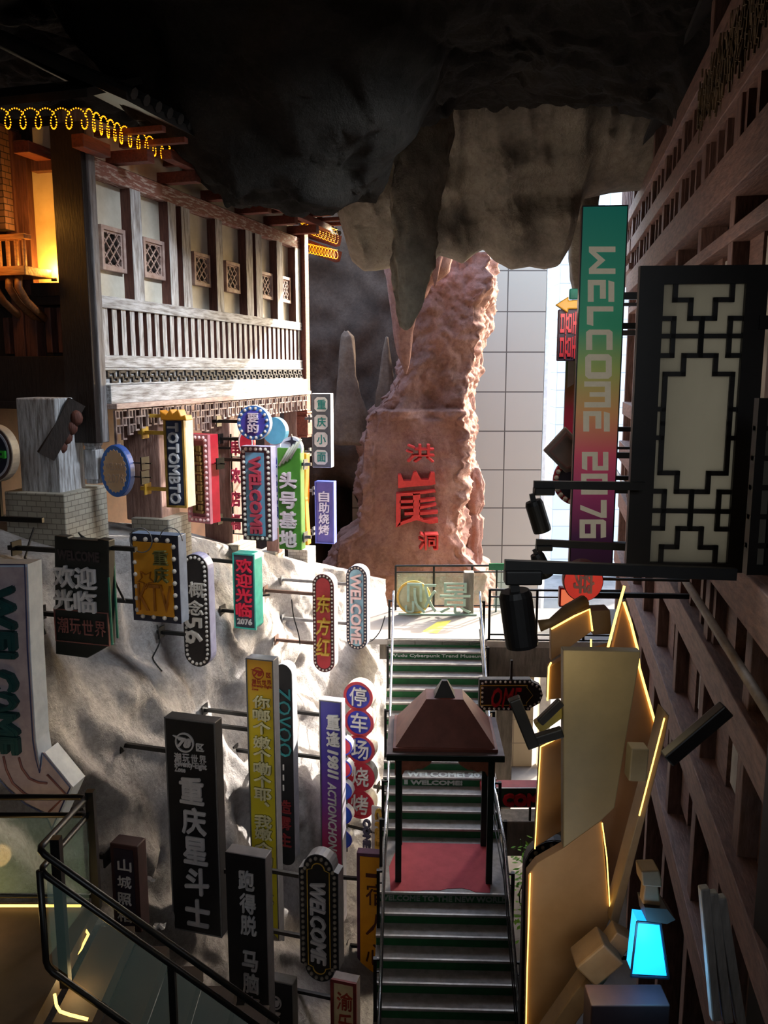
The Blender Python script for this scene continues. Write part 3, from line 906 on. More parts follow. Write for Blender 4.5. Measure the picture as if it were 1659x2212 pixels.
# far eaves corner past the hanging rock
mb = MB()
for k, (x0, y0, x1, y1) in enumerate(((655, 498, 732, 522), (655, 528, 732, 556))):
    p = at(x0, y0, 20.2); q = at(x1, y1, 20.6)
    mb.bar(p, q, .25, .22)
mb.build('far_eave_beam', M_red_t, hs)
mb = MB()
p0, p1 = at(636, 440, 19.0), at(732, 516, 20.6)
b0, b1 = at(600, 452, 21.5), at(664, 500, 22)
mb.add([p0, p1, b1, b0] + [x + ZV * .09 for x in (p0, p1, b1, b0)], [(3, 2, 1, 0), (4, 5, 6, 7), (0, 1, 5, 4), (1, 2, 6, 5), (2, 3, 7, 6), (3, 0, 4, 7)])
for k in range(12):
    f = k / 11
    a = p0 + (p1 - p0) * f
    b = b0 + (b1 - b0) * f
    mb.tube([a + ZV * .13, b + ZV * .13], .07, 6)
mb.build('far_eave', M_tileroof, hs)
# fairy lights: a cord wound in loops with beads
M_bead = mat('amber_bead', '#ffae3a', '#ff9a20', .4, 4, emit=2.0, ecol='#ff9412')
def fairy(label, path, loops, r):
    P = [Vector(p) for p in path]
    L = [0]
    for a, b in zip(P, P[1:]): L.append(L[-1] + (b - a).length)
    t = thing('fairy_lights', label, 'string lights', Frame(P[0], 0), 'looped fairy lights on the eaves')
    pts = []
    n = loops * 22
    for k in range(n + 1):
        s = L[-1] * k / n
        i = max(j for j in range(len(L) - 1) if L[j] <= s + 1e-9)
        q = P[i] + (P[i + 1] - P[i]) * ((s - L[i]) / (L[i + 1] - L[i]))
        tg = (P[i + 1] - P[i]).normalized()
        a = 6.28319 * loops * k / n
        pts.append(q + tg * (r * .75 * math.sin(a)) + ZV * (r * 1.0 * math.cos(a)) + Vector((0, -.02 * math.sin(a), 0)))
    MB().tube(pts, .004, 4).build('cord', M_cable, t)
    mb = MB()
    for p in pts: mb.ball(p, .0095, 5, 4)
    mb.build('bead', M_bead, t, kind='stuff')
eave = [FN.w(-3.0, -.95, FN.px(-60, 262)[1] + .02), at(0, 256, 11.3), at(190, 256, 11.15), at(262, 290, 12.1), at(345, 322, 13.0), at(436, 350, 14.1)]
fairy('long looped warm fairy lights along the near roof eave of the timber house', eave[1:], 21, .12)
fairy('short looped warm fairy lights on the upper far eave of the timber house', [at(640, 455, 19.2), at(672, 490, 19.5), at(728, 512, 20.2)], 13, .16)
fairy('short looped warm fairy lights on the lower far eave beam of the timber house', [at(664, 536, 20.0), at(728, 550, 20.3)], 10, .1)
# pillars under the house
M_brick = brick_mat('grey_brick', '#a8a395', '#979184', '#726c62', 3.3, .5, .5, .25, .02, .4)
def pillar(x0, x1, ytop, ybot, ybase, bx0, bx1, Y, m):
    f = Frame(at((x0 + x1) / 2, ybot, Y), -AZ)
    g = lambda x, y: f.px(x, y)
    ym = (ytop + ybot) / 2
    a, b = g(x0, ym)[0], g(x1, ym)[0]
    p = MB().box(f, a, b, 0, (b - a) * .9, g((x0 + x1) / 2, ybot)[1] - .05, g((x0 + x1) / 2, ytop)[1]).build('pillar', m, hs, bevel=.02)
    c, d = g(bx0, ybot)[0], g(bx1, ybot)[0]
    v0, v1 = g((bx0 + bx1) / 2, ybase)[1], g((bx0 + bx1) / 2, ybot)[1]
    MB().box(f, c, d, -.12, (d - c) * .9, v0 - .8, v1).build('brick_base', M_brick, p, bevel=.015)
    return f
M_pil = mat('faded_brown_pillar', '#94746a', '#6e5047', .65, 4, (5, 5, .7), .3)
pillar(40, 125, 860, 1062, 1182, 22, 150, 11.6, M_weatherv)
pillar(268, 345, 880, 1118, 1150, 292, 372, 13.6, M_pil)
pillar(438, 498, 870, 1172, 1192, 440, 520, 15.6, M_pil)
pillar(572, 598, 860, 1190, 1240, 560, 600, 17.6, M_pil)
pillar(615, 642, 860, 1185, 1250, 626, 668, 19.2, M_pil)
p = MB().bar(at(98, 985, 11.55), at(165, 868, 11.75), .3, .22).build('diagonal_brace', M_dark, hs)
mb = MB()
for k in range(6):
    a = at(110 + k * 11, 1003 - k * 20, 11.6)
    mb.ball(a, .09, 8, 6, (1, .6, 1.2))
mb.build('carved_trim', M_wood, p, smooth=True)
M_under = mat('brown_underfloor', '#6e4a35', '#573a2a', .6, 3, bump=.1)
hb('soffit', -.2, UE, 0, 4.5, VV(884), VV(868), M_dark, bev=0)
mb = MB()
mb.add([FB.w(u, 2.6, v) for u, v in ((-.5, -2.6), (UE + .5, -3.5), (UE + .5, .2), (-.5, .2))] + [FB.w(u, 2.8, v) for u, v in ((-.5, -2.6), (UE + .5, -3.5), (UE + .5, .2), (-.5, .2))], [(0, 1, 2, 3), (7, 6, 5, 4), (0, 4, 5, 1), (1, 5, 6, 2), (2, 6, 7, 3), (3, 7, 4, 0)])
mb.build('lower_back_wall', M_under, hs)
# ================================================================== TIMBER FACADE ON THE RIGHT
AR = R(10.9)
FR = Frame((1.9 + .1926 * 20, 20, H), R(180 + 90) - AR - R(0))
FR = Frame(FR.o, -(math.pi / 2 + AR))
rh = thing('timber_facade', 'long brown timber house front with beams and slatted openings along the right side', 'house', FR)
def rb(name, u0, u1, d0, d1, v0, v1, m, par=None, bev=.01):
    return MB().box(FR, u0, u1, d0, d1, v0, v1).build(name, m, par or rh, bevel=bev)
M_rw = mat('brown_facade_timber', '#7f6054', '#5d443b', .65, 4, (1, 5, 5), .3)
M_rwv = mat('brown_facade_upright', '#785a4f', '#553e36', .65, 4, (5, 5, 1), .3)
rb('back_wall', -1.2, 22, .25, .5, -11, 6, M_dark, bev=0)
for v0, v1, dd in ((3.55, 3.85, .12), (2.75, 3.05, .1), (1.75, 2.2, .16), (1.3, 1.45, .08), (-1.1, -.8, .12), (-2.2, -1.75, .16), (-3.4, -3.0, .12), (-4.8, -4.4, .16), (-6.6, -6.2, .12)):
    rb('beam', -1.2, 22, -dd, .3, v0, v1, M_rw)
for k in range(11):
    u = -1.55 + k * 2.05
    rb('post', u, u + .24, -.06, .3, -11, 5.5, M_rwv)
    rb('door_board', u + .3, u + .9, .1, .28, -6, 1.4, M_rw, bev=0)
    rb('pale_panel', u + .95, u + 1.9, .12, .28, -.7, 1.25, mat('facade_plaster', '#b3ada0', '#98928a', .8, 3), bev=0)
    rb('pale_panel', u + 1.0, u + 1.9, .12, .28, -4.3, -3.5, mat('facade_plaster', '#b3ada0', '#98928a', .8, 3), bev=0)
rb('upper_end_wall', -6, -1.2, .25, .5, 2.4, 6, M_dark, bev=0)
for v0, v1 in ((2.75, 3.05), (3.55, 3.85), (2.35, 2.5)):
    rb('upper_end_beam', -6, -1.2, -.12, .3, v0, v1, M_rw)
for k in range(9):
    rb('upper_end_slat', -5.9 + k * .52, -5.77 + k * .52, -.02, .28, 2.4, 5.0, M_rwv, bev=0)
for k in range(34):
    u = -1.5 + k * .52
    rb('slat', u, u + .13, -.02, .28, 2.1, 3.6, M_rwv, bev=0)
for k in range(16):
    u = -1.0 + k * .8
    rb('lower_slat', u, u + .14, -.02, .28, -3.0, -2.2, M_rwv, bev=0)
mb = MB()
for k in range(5):
    p0, p1 = FR.w(-1, -.25 - .06 * k, -2.45 + .1 * (k % 2)), FR.w(20, -.25 - .06 * k, -2.45 + .1 * (k % 2))
    if k < 2: mb.tube([p0, p1], .04, 8)
mb.build('conduit_pipe', mat('grey_pipe', '#8e857c', '#75695f', .5, 5), rh, smooth=True)
mb = MB()
a = [FR.w(-1.7, -.25, 4.3), FR.w(22, -.25, 4.3), FR.w(22, .6, 5.0), FR.w(-1.7, .6, 5.0)]
mb.add(a + [p + ZV * .1 for p in a], [(3, 2, 1, 0), (4, 5, 6, 7), (0, 1, 5, 4), (1, 2, 6, 5), (2, 3, 7, 6), (3, 0, 4, 7)])
mb.build('eave', M_tileroof, rh)
th = MB()
rnd = random.Random(2)
for k in range(700):
    u, v = rnd.uniform(8.5, 12.5), rnd.uniform(3.05, 3.7)
    p = FR.w(u, -.05 - rnd.random() * .08, v)
    th.bar(p, p + Vector((rnd.uniform(-.02, .02), rnd.uniform(-.03, .03), -rnd.uniform(.1, .25))), .02)
th.build('straw_thatch', mat('dry_straw', '#6e5c42', '#4a3d2c', .9, 8), kind='stuff', label='dry straw hanging under the upper right eave of the timber front', cat='thatch')
# ================================================================== SIGNS
M_side = mat('grey_sign_side', '#8e9096', '#787a80', .45, 6)
M_sidew = mat('pale_sign_side', '#dfe2ea', '#c9cdd6', .45, 6)
class Sign:
    def __init__(s, name, label, box, Y, psi=16, cat='sign', group=None):
        x0, y0, x1, y1 = box
        xm, ym = (x0 + x1) / 2, (y0 + y1) / 2
        c = at(xm, ym, Y)
        f = Frame(c, -R(psi))
        u0, u1 = f.px(x0, ym)[0], f.px(x1, ym)[0]
        v0, v1 = f.px(xm, y1)[1], f.px(xm, y0)[1]
        s.f = Frame(f.w((u0 + u1) / 2, 0, v0), f.phi)
        s.w, s.h = u1 - u0, v1 - v0
        s.a, s.b = -s.w / 2, s.w / 2
        s.e = thing(name, label, cat, s.f, group)
        s.r = rectp(s.a, 0, s.b, s.h)
    def body(s, poly, th, m, d=0, name='sign_box', bev=.012, par=None):
        return MB().prism(s.f, poly, d, d + th).build(name, m, par or s.e, bevel=bev)
    def face(s, poly, m, d=-.008, name='face', par=None):
        return MB().prism(s.f, poly, d, .002).build(name, m, par or s.e)
    def rim(s, poly, inner, m, d0=-.03, d1=.01, name='rim'):
        return MB().ring(s.f, poly, inner, d0, d1).build(name, m, s.e)
    def ins(s, k):
        return rectp(s.a + k, k, s.b - k, s.h - k)
    def text(s, st_, box, m, name='lettering', t=.022, rot=0, bold=.03, shear=0, d=-.008, mirror=False):
        mb = MB()
        text(mb, s.f, st_, box, d, t, rot, bold, shear, mirror)
        return mb.build(name, m, s.e)
    def col(s, st_, box, m, name='lettering', t=.03, bold=.03, gap=.12, d=-.008):
        mb = MB()
        column(mb, s.f, st_, box, d, t, bold, gap)
        return mb.build(name, m, s.e)
    def arms(s, ys, side=-1, th=.055, depth=.1, to=None, maxl=3.0, m=None):
        for y in ys:
            v = s.f.px(0, 0)[1] if y is None else s.f.px(FX(s), y)[1]
            u0 = s.a if side < 0 else s.b
            L = .3
            if to is not None:
                L = abs(s.f.px(to, y)[0] - u0)
            else:
                while L < maxl:
                    p = s.f.w(u0 + side * L, depth, v)
                    if p.x < cliff_x(p.y, p.z) - .05: break
                    L += .1
            a = MB().box(s.f, u0 - side * .04, u0 + side * L, depth - th / 2, depth + th / 2, v - th / 2, v + th / 2).build('bracket_arm', m or M_black, s.e)
            q = u0 + side * (L - .12)
            MB().box(s.f, q, q + side * .02, depth - .09, depth + .09, v - .09, v + .09).build('wall_plate', m or M_black, a)
    def bulbs(s, poly, n, r, d=-.012, m=None):
        bulbs(s.e, along(poly, n), r, d, m)
def FX(s):
    # pixel column of the sign's middle
    p = s.f.w(0, 0, s.h / 2) - C0
    return CX + F * p.x / (p.y * math.cos(TH) - p.z * math.sin(TH))
def logo(mb, s, cx, cy, r, t=.02):
    """ring with a slanted 78 in it"""
    u, v = s.f.px(cx, cy)
    rr = abs(s.f.px(cx + r, cy)[0] - u)
    mb.ring(s.f, circ(u, v, rr, 32), circ(u, v, rr * .86, 32), -.008 - t, 0)
    text(mb, s.f, '78', (u - rr * .78, v - rr * .5, u + rr * .78, v + rr * .5), -.008, t, 0, .07, .25, uv=True)
    mb.prism(s.f, [(u - rr * 1.25, v + rr * .62), (u - rr * .2, v + rr * .5), (u - rr * .2, v + rr * .34), (u - rr * .8, v + rr * .36)], -.008 - t, 0)
def qu(mb, s, x0, y0, x1, y1, t=.02):
    text(mb, s.f, '区', (x0, y0, x1, y1), -.008, t, 0, .04)
M_navy = mat('navy_sign_frame', '#27283a', '#1e1f2e', .5, 6)
M_dbrown = mat('dark_brown_face', '#2c2524', '#211c1b', .5, 6)
# 1 white arrow board
s = Sign('arrow_sign', 'large white arrow board with teal letters reading WELCOME, tip bent to the lower right', (-95, 1219, 180, 1795), 8.2, 10)
P = lambda x, y: s.f.px(x, y)
pts = [P(-95, 1219), P(60, 1219), P(66, 1400), P(78, 1600), P(84, 1638), P(92, 1668), P(97, 1625), P(158, 1700), P(118, 1790), P(104, 1757), P(60, 1735), P(20, 1700), P(-20, 1655), P(-95, 1560)]
def pris_nc(name, pts, d0, d1, m):
    return MB().prism(s.f, pts, d0, d1).build(name, m, s.e)
M_arrow = mat('dusty_pink_white', '#b9a8ac', '#a08f96', .6, 5)
pris_nc('sign_box', pts, 0, .24, mat('blue_white_side', '#c8d3e2', '#aebccf', .5, 5))
inn = scale_poly(pts, .985)
pris_nc('face', [(x - .01, y) for x, y in inn], -.01, .002, M_arrow)
mb = MB()
q = [(x, -.012, y) for x, y in pts]
mb.tube([s.f.w(u - .025, -.015, v) for u, v in pts], .008, 5)
mb.build('blue_neon_outline', mat('dark_blue_tube', '#3a3f6a', '#30355c', .4, 6), s.e)
M_teal = mat('dark_teal_letter', '#1d4a4c', '#163a3c', .5, 5)
for i, (ch, a, b) in enumerate((('W', 1262, 1356), ('E', 1360, 1402), ('L', 1405, 1440), ('C', 1445, 1490), ('O', 1492, 1532), ('M', 1535, 1583), ('E', 1586, 1625))):
    x1 = 36 + (a - 1230) * .03
    s.text(ch, (x1 - 62, a, x1, b), M_teal, 'block_letter', .06, 1, .05, d=-.01)
M_copper = mat('copper_tube', '#8a5a55', '#744a46', .4, 6)
mb = MB()
for l in ([(10, 1632), (16, 1660), (30, 1690), (55, 1712), (76, 1722)], [(43, 1634), (50, 1658), (66, 1680), (85, 1688), (104, 1690)], [(104, 1671), (145, 1715), (108, 1752)]):
    mb.tube([s.f.w(P(x, y)[0], -.02, P(x, y)[1]) for x, y in l], .012, 6)
mb.build('neon_tube', M_copper, s.e, smooth=True)
s.arms([1350, 1560], -1, to=-110)
# 2 black panel welcome
s = Sign('welcome_panel_sign', 'hanging black panel with grey characters 欢迎光临 and a thin red line of characters', (117, 1157, 236, 1420), 10.2)
P = lambda x, y: s.f.px(x, y)
bp = [P(117, 1157), P(145, 1160), P(146, 1164), P(210, 1168), P(211, 1164), P(234, 1168), P(236, 1395), P(188, 1422), P(120, 1413)]
M_dgreen = mat('black_green_panel', '#121716', '#0c100f', .5, 6)
s.body(bp, .14, M_dgreen)
s.text('WELCOME', (125, 1190, 215, 1212), mat('dim_red_grey', '#3c3033', '#32282b', .5, 8), 'dim_lettering', .01, 0, .04)
for ch, b in (('欢', (119, 1220, 164, 1268)), ('迎', (165, 1224, 210, 1272)), ('光', (119, 1272, 163, 1316)), ('临', (164, 1276, 210, 1322))):
    s.text(ch, b, M_offw, 'character', .04, 0, .045)
M_dred = mat('dull_red_line', '#8a5550', '#70443f', .5, 8)
a, b = P(121, 1384), P(234, 1324)
s.rim(rectp(a[0], a[1], b[0], b[1]), rectp(a[0] + .012, a[1] + .012, b[0] - .012, b[1] - .012), M_dred, -.012)
for k, ch in enumerate('潮玩世界'): s.text(ch, (125 + 27 * k, 1333 + 3 * k, 148 + 27 * k, 1366 + 3 * k), M_dred, 'red_character', .012, 0, .004)
mb = MB(); mb.box(s.f, s.b - .01, s.b + .012, .0, .02, .2, s.h - .5); mb.box(s.f, s.b - .01, s.b + .012, .12, .14, .25, s.h - .3)
mb.build('green_edge_line', mat('green_line', '#2f7a66', '#256352', .4, 8), s.e)
s.arms([1197, 1338], to=None)
MB().box(s.f, s.b, s.f.px(285, 1188)[0], .06, .12, s.f.px(236, 1191)[1], s.f.px(236, 1182)[1]).build('bracket_arm', M_black, s.e)
# 3 KTV
s = Sign('karaoke_sign', 'orange panel with 重庆 KTV tubing in a dark frame of round bulbs', (285, 1155, 388, 1343), 11.4)
s.body(s.r, .22, mat('blue_grey_side', '#6c7f9c', '#566883', .45, 5))
s.face(s.ins(.0), M_navy, -.004, 'frame')
P = lambda x, y: s.f.px(x, y)
a, b = P(296, 1326), P(371, 1174)
M_oran = mat('orange_panel', '#d9951f', '#c78516', .5, 4)
MB().box(s.f, a[0], b[0], -.02, .0, a[1], b[1]).build('orange_panel', M_oran, s.e)
M_brn = mat('olive_tube', '#6e6a3c', '#5a5730', .5, 6)
for ch, bx in (('重', (333, 1188, 364, 1220)), ('庆', (335, 1225, 365, 1258))): s.text(ch, bx, M_brn, 'character', .04, 0, .02, d=-.02)
M_otube = mat('orange_brown_tube', '#a8681c', '#915612', .5, 6)
s.text('KTV', (300, 1262, 372, 1320), M_otube, 'tube_lettering', .03, 0, .0, .0, d=-.02)
u, v = P(318, 1250)
star = [(u + .14 * (1 if k % 2 else .5) * math.sin(.6283 * k), v + .14 * (1 if k % 2 else .5) * math.cos(.6283 * k)) for k in range(10)]
s.rim(star, scale_poly(star, .82), M_otube, -.05, -.01, 'star_outline')
mb = MB()
for cx_ in (307, 372):
    u, v = P(cx_, 1166)
    mb.tube([s.f.w(u + .17 * math.cos(t_ * .3), -.03, v + .17 * math.sin(t_ * .3)) for t_ in range(0, 22 if cx_ < 320 else 11)], .008, 6)
mb.build('ring_tube', M_grey, s.e, smooth=True)
s.bulbs([(s.a + .07, .07), (s.b - .07, .07), (s.b - .07, s.h - .07), (s.a + .07, s.h - .07)], 20, .034)
s.arms([1308], to=None)
# 4 stadium 56
s = Sign('pill_sign', 'dark upright pill-shaped sign with bulbs and pale characters 概念56', (388, 1197, 460, 1440), 12.6)
st_ = stadium(s.a + .06, 0, s.b - .06, s.h)
s.body(st_, .2, mat('lilac_side', '#8f93b5', '#787ca0', .45, 5))
s.face(scale_poly(st_, .99, .995), M_dbrown)
s.bulbs(stadium(s.a + .11, .05, s.b - .11, s.h - .05), 52, .026)
M_cream = mat('cream_letter', '#d8cfc4', '#c2b9ae', .5, 6)
s.text('概', (409, 1257, 444, 1290), M_cream, 'character', .03, 0, .03)
s.text('念', (405, 1296, 441, 1328), M_cream, 'character', .03, 0, .03)
s.text('56', (402, 1330, 438, 1390), M_cream, 'numerals', .03, 1, .02)
s.arms([1377], to=None)
# 5 teal-edged red characters
s = Sign('welcome_box_sign', 'slim box sign with teal sides and bright red characters above a small 2076', (505, 1196, 552, 1358), 14.0, 20)
M_tealside = mat('teal_side', '#48c4b0', '#37a897', .45, 5)
bp = [(s.a, 0), (s.b - .05, 0), (s.b, .06), (s.b, s.h - .08), (s.b - .07, s.h), (s.a, s.h)]
s.body(bp, .26, M_tealside)
s.rim(s.ins(0), s.ins(.025), M_tealside, -.02)
s.face(s.ins(.02), mat('slate_face', '#4a4a58', '#3f3f4b', .5, 5))
M_redl = mat('bright_red_letter', '#f0324f', '#dc2743', .5, 6)
s.col('欢迎光临', (511, 1207, 545, 1332), M_redl, bold=.05, gap=.06)
s.text('2076', (513, 1336, 545, 1349), M_white, 'numerals', .015, 0, .05)
s.arms([1219, 1327], to=None, maxl=.9)
# 6 red pill
s = Sign('red_pill_sign', 'red upright pill-shaped sign with bulbs and golden brush characters 东方红', (676, 1240, 722, 1452), 15.4)
st_ = stadium(s.a, 0, s.b, s.h)
s.body(st_, .22, mat('pink_white_side', '#e6cfd0', '#d2b8ba', .45, 5))
s.face(scale_poly(st_, .99, .997), mat('dark_red_rim', '#57282a', '#482022', .5, 5), -.006, 'bulb_border')
s.face(stadium(s.a + .075, .075, s.b - .075, s.h - .075), mat('red_face', '#b8353b', '#a52d33', .45, 5), -.012)
s.bulbs(stadium(s.a + .038, .038, s.b - .038, s.h - .038), 56, .02)
for ch, y in (('东', 1285), ('方', 1333), ('红', 1377)): s.text(ch, (684, y, 715, y + 38), M_gold, 'brush_character', .05, 0, .03, .12, d=-.012)
s.arms([1288, 1395], to=None, maxl=1.0, m=mat('brown_rust_bar', '#6a4e44', '#523b33', .7, 6))
# 7 blue pill welcome
s = Sign('blue_pill_sign', 'pale blue upright pill-shaped sign with bulbs reading WELCOME, beside the stairs', (748, 1222, 793, 1403), 16.4)
st_ = stadium(s.a, 0, s.b, s.h)
s.body(st_, .22, mat('pale_blue_side', '#c3cde6', '#aab5d2', .45, 5))
s.face(scale_poly(st_, .99, .997), M_navy, -.006, 'bulb_border')
s.face(stadium(s.a + .075, .075, s.b - .075, s.h - .075), mat('blue_face', '#7aa9bd', '#6a98ac', .45, 5), -.012)
s.bulbs(stadium(s.a + .038, .038, s.b - .038, s.h - .038), 54, .018)
s.text('WELCOME', (759, 1238, 782, 1390), mat('pinkish_letter', '#d3bfc0', '#c0abad', .5, 5), 'lettering', .05, 1, .03, d=-.012)
s.arms([1266, 1352], to=None, maxl=1.5, m=M_grey)
# 8 tall yellow sign
s = Sign('yellow_banner_sign', 'tall narrow yellow sign with outlined pale characters, red emblem on top', (540, 1424, 598, 2060), 12.6)
s.body(s.r, .2, mat('dark_grey_side', '#5a5d68', '#4a4d57', .45, 5))
s.rim(s.r, s.ins(.02), M_grey, -.02)
s.face(s.ins(.018), ramp_mat('yellow_print', [(0, '#e3d62c'), (.75, '#e2cf2a'), (1, '#e0a227')]), -.006)
M_red2 = mat('red_print', '#b33a26', '#a03220', .5, 8)
mb = MB(); logo(mb, s, 558, 1454, 12.5, .006); qu(mb, s, 575, 1453, 585, 1464, .006)
for k, ch in enumerate('潮玩世界'): text(mb, s.f, ch, (544 + 11 * k, 1467 + .7 * k, 553 + 11 * k, 1478 + .7 * k), -.006, .006, 0, .02)
text(mb, s.f, 'Seventy-Eight', (544, 1479, 587, 1487), -.006, .006, 0, .02); text(mb, s.f, 'Zone', (544, 1486, 558, 1491), -.006, .006, 0, .02)
mb.build('emblem', M_red2, s.e)
M_yl = mat('pale_yellow_letter', '#e6dfb4', '#d2caa0', .5, 6)
M_yd = mat('olive_outline', '#7d741c', '#6c6416', .5, 6)
chars = '你啷个嫩个嘞个耶、 我嫩个嘞个耶'
ys = [1503, 1531, 1559, 1590, 1618, 1646, 1674, 1702, 1732, 1745, 1760, 1787, 1818, 1845, 1872, 1930]
for ch, y in zip(chars, ys):
    if ch in ' ': continue
    k = (y - 1503) / 430
    x0 = 547 + 7 * k; 
    bx = (x0, y, x0 + 37, y + 26) if ch != '、' else (x0 + 22, y, x0 + 32, y + 9)
    c_ = s.text(ch, bx, M_yl, 'character', .03, 0, .035)
    mb = MB(); text(mb, s.f, ch, (bx[0] - 1, bx[1] - 1, bx[2] + 1, bx[3] + 1), -.006, .012, 0, .065); mb.build('character_outline', M_yd, c_)
s.arms([1554, 1586], to=None)
# 9 black pill
s = Sign('black_pill_sign', 'tall black sign with rounded top, teal letters turned sideways and dim red characters below', (597, 1435, 634, 1868), 13.4)
st_ = stadium(s.a, 0, s.b, s.h)
s.body(st_, .22, mat('white_grey_side', '#b9bcc4', '#a1a5ae', .45, 5))
s.face(scale_poly(st_, .99, .998), M_blackp)
s.text('ZOVOO', (601, 1487, 629, 1634), mat('teal_letter', '#2f8a8c', '#277577', .5, 6), 'lettering', .02, 1, .0)
mb = MB()
for y in (1650, 1672, 1694):
    u, v = s.f.px(613, y + 7)
    mb.box(s.f, u - .012, u + .012, -.02, 0, v - .05, v + .05)
mb.build('dash_marks', M_white, s.e)
s.col('造雾主', (602, 1728, 630, 1828), mat('dim_red_letter', '#8e2b2c', '#772324', .5, 6), 'red_characters', .015, .03, .25)
s.arms([1640, 1840], to=None)
# 10 big black sign
s = Sign('black_banner_sign', 'large black vertical sign with a ring emblem and five big grey characters 重庆星斗士', (365, 1556, 472, 2014), 10.4)
s.body(s.r, .2, mat('black_side', '#2a2a2e', '#202024', .45, 5))
s.rim(s.r, s.ins(.018), M_grey, -.006, 0)
s.face(s.ins(.016), M_blackp, -.004)
mb = MB(); logo(mb, s, 400, 1603, 20); qu(mb, s, 425, 1606, 441, 1622)
for k, ch in enumerate('潮玩世界'): text(mb, s.f, ch, (377 + 18 * k, 1626 + 2 * k, 392 + 18 * k, 1645 + 2 * k), -.004, .012, 0, .02)
text(mb, s.f, 'Seventy-Eight', (378, 1645, 447, 1662), -.004, .012, 0, .03); text(mb, s.f, 'Zone', (378, 1656, 401, 1667), -.004, .012, 0, .03)
mb.build('emblem', M_offw, s.e)
for ch, x, y in (('重', 389, 1678), ('庆', 394, 1744), ('星', 397, 1808), ('斗', 400, 1874), ('士', 402, 1942)):
    s.text(ch, (x, y, x + 52, y + 58), M_offw, 'character', .022, 0, .045)
s.arms([1637], to=None)
# 11 black sign lower middle
s = Sign('black_banner_sign', 'black vertical sign cut off by the lower edge, with grey characters 跑得脱 马脑壳', (494, 1848, 579, 2330), 9.6)
s.body(s.r, .2, mat('pale_grey_side', '#77757a', '#67656a', .45, 5))
s.face(s.ins(.005), M_blackp, -.004)
for ch, x, y in (('跑', 516, 1880), ('得', 519, 1930), ('脱', 521, 1977), ('马', 524, 2054), ('脑', 526, 2102), ('壳', 528, 2152)):
    s.text(ch, (x, y, x + 34, y + 42), M_offw, 'character', .02, 0, .035)
s.arms([1900], to=478)
# 12 purple to red
s = Sign('gradient_banner_sign', 'slim sign fading from violet to red with 重逢 and ACTIONCHONGQING', (693, 1514, 740, 1990), 14.2)
s.body(s.r, .2, mat('lilac_grey_side', '#a9a7b5', '#93919f', .45, 5))
s.rim(s.r, s.ins(.02), M_grey, -.02)
s.face(s.ins(.018), ramp_mat('violet_red_print', [(0, '#c8253c'), (.35, '#b02c58'), (.55, '#7a3f97'), (.75, '#45389a'), (1, '#3a3690')]), -.006)
s.col('重逢', (706, 1543, 735, 1612), M_white, bold=.045)
s.text('1981I', (708, 1620, 732, 1682), M_white, 'numerals', .02, 1, .05, .2)
s.text('ACTIONCHONGQING', (706, 1690, 728, 1905), M_white, 'latin_lettering', .015, 1, .02, .2)
s.arms([1552, 1646], to=None)
# 13 five discs
s = Sign('disc_column_sign', 'column of five round discs, blue above red, with white characters 停车场烧烤', (742, 1466, 808, 1772), 15.6)
P = lambda x, y: s.f.px(x, y)
cs = [(774, 1504), (776, 1560), (778, 1618), (778, 1677), (777, 1737)]
M_drim = mat('red_disc_rim', '#c03a44', '#a92f39', .45, 5)
M_dblue = mat('blue_disc', '#2f35b0', '#272c96', .4, 5)
M_dredd = mat('red_disc', '#c42a3e', '#a92133', .4, 5)
M_cream2 = mat('cream_side', '#d8d0c4', '#c4bbaf', .5, 5)
for i, ((x, y), ch) in enumerate(zip(cs, '停车场烧烤')):
    u, v = P(x, y)
    r = (P(x + 32, y)[0] - u)
    d_ = MB().prism(s.f, circ(u, v, r, 32), 0, .22).build('disc_box', M_cream2, s.e)
    MB().ring(s.f, circ(u, v, r * .99, 32), circ(u, v, r * .8, 32), -.02, .01).build('disc_rim', M_drim if i < 3 else M_dredd, d_)
    MB().prism(s.f, circ(u, v, r * .81, 32), -.008, .002).build('disc_face', M_dblue if i < 3 else M_dredd, d_)
    mb = MB(); text(mb, s.f, ch, (x - 18, y - 20, x + 19, y + 20), -.008, .03, 0, .015); mb.build('character', M_white, d_)
s.arms([1700], 1, to=826, m=M_conc)
# 14 small blue discs behind
s = Sign('small_disc_sign', 'column of small blue discs half hidden behind the violet and red sign', (728, 1588, 762, 1845), 15.0)
P = lambda x, y: s.f.px(x, y)
for i, y in enumerate((1612, 1660, 1708, 1760, 1812)):
    u, v = P(741, y)
    r = (P(741 + 20, y)[0] - u)
    d_ = MB().prism(s.f, circ(u, v, r, 28), 0, .14).build('disc_box', M_sidew, s.e)
    MB().ring(s.f, circ(u, v, r * .98, 28), circ(u, v, r * .84, 28), -.02, .01).build('disc_rim', M_dblue, d_)
    MB().prism(s.f, circ(u, v, r * .85, 28), -.008, .002).build('disc_face', M_dredd if i < 2 else mat('mid_blue_disc', '#2a56b8', '#22489c', .4, 5), d_)
mb = MB(); mb.tube([s.f.w(0, .1, 0), s.f.w(0, .1, s.h)], .02); mb.build('hanging_rod', M_grey, s.e)
MB().box(s.f, -1.6, .05, .07, .11, s.h * .5, s.h * .5 + .04).build('bracket_arm', M_black, s.e)
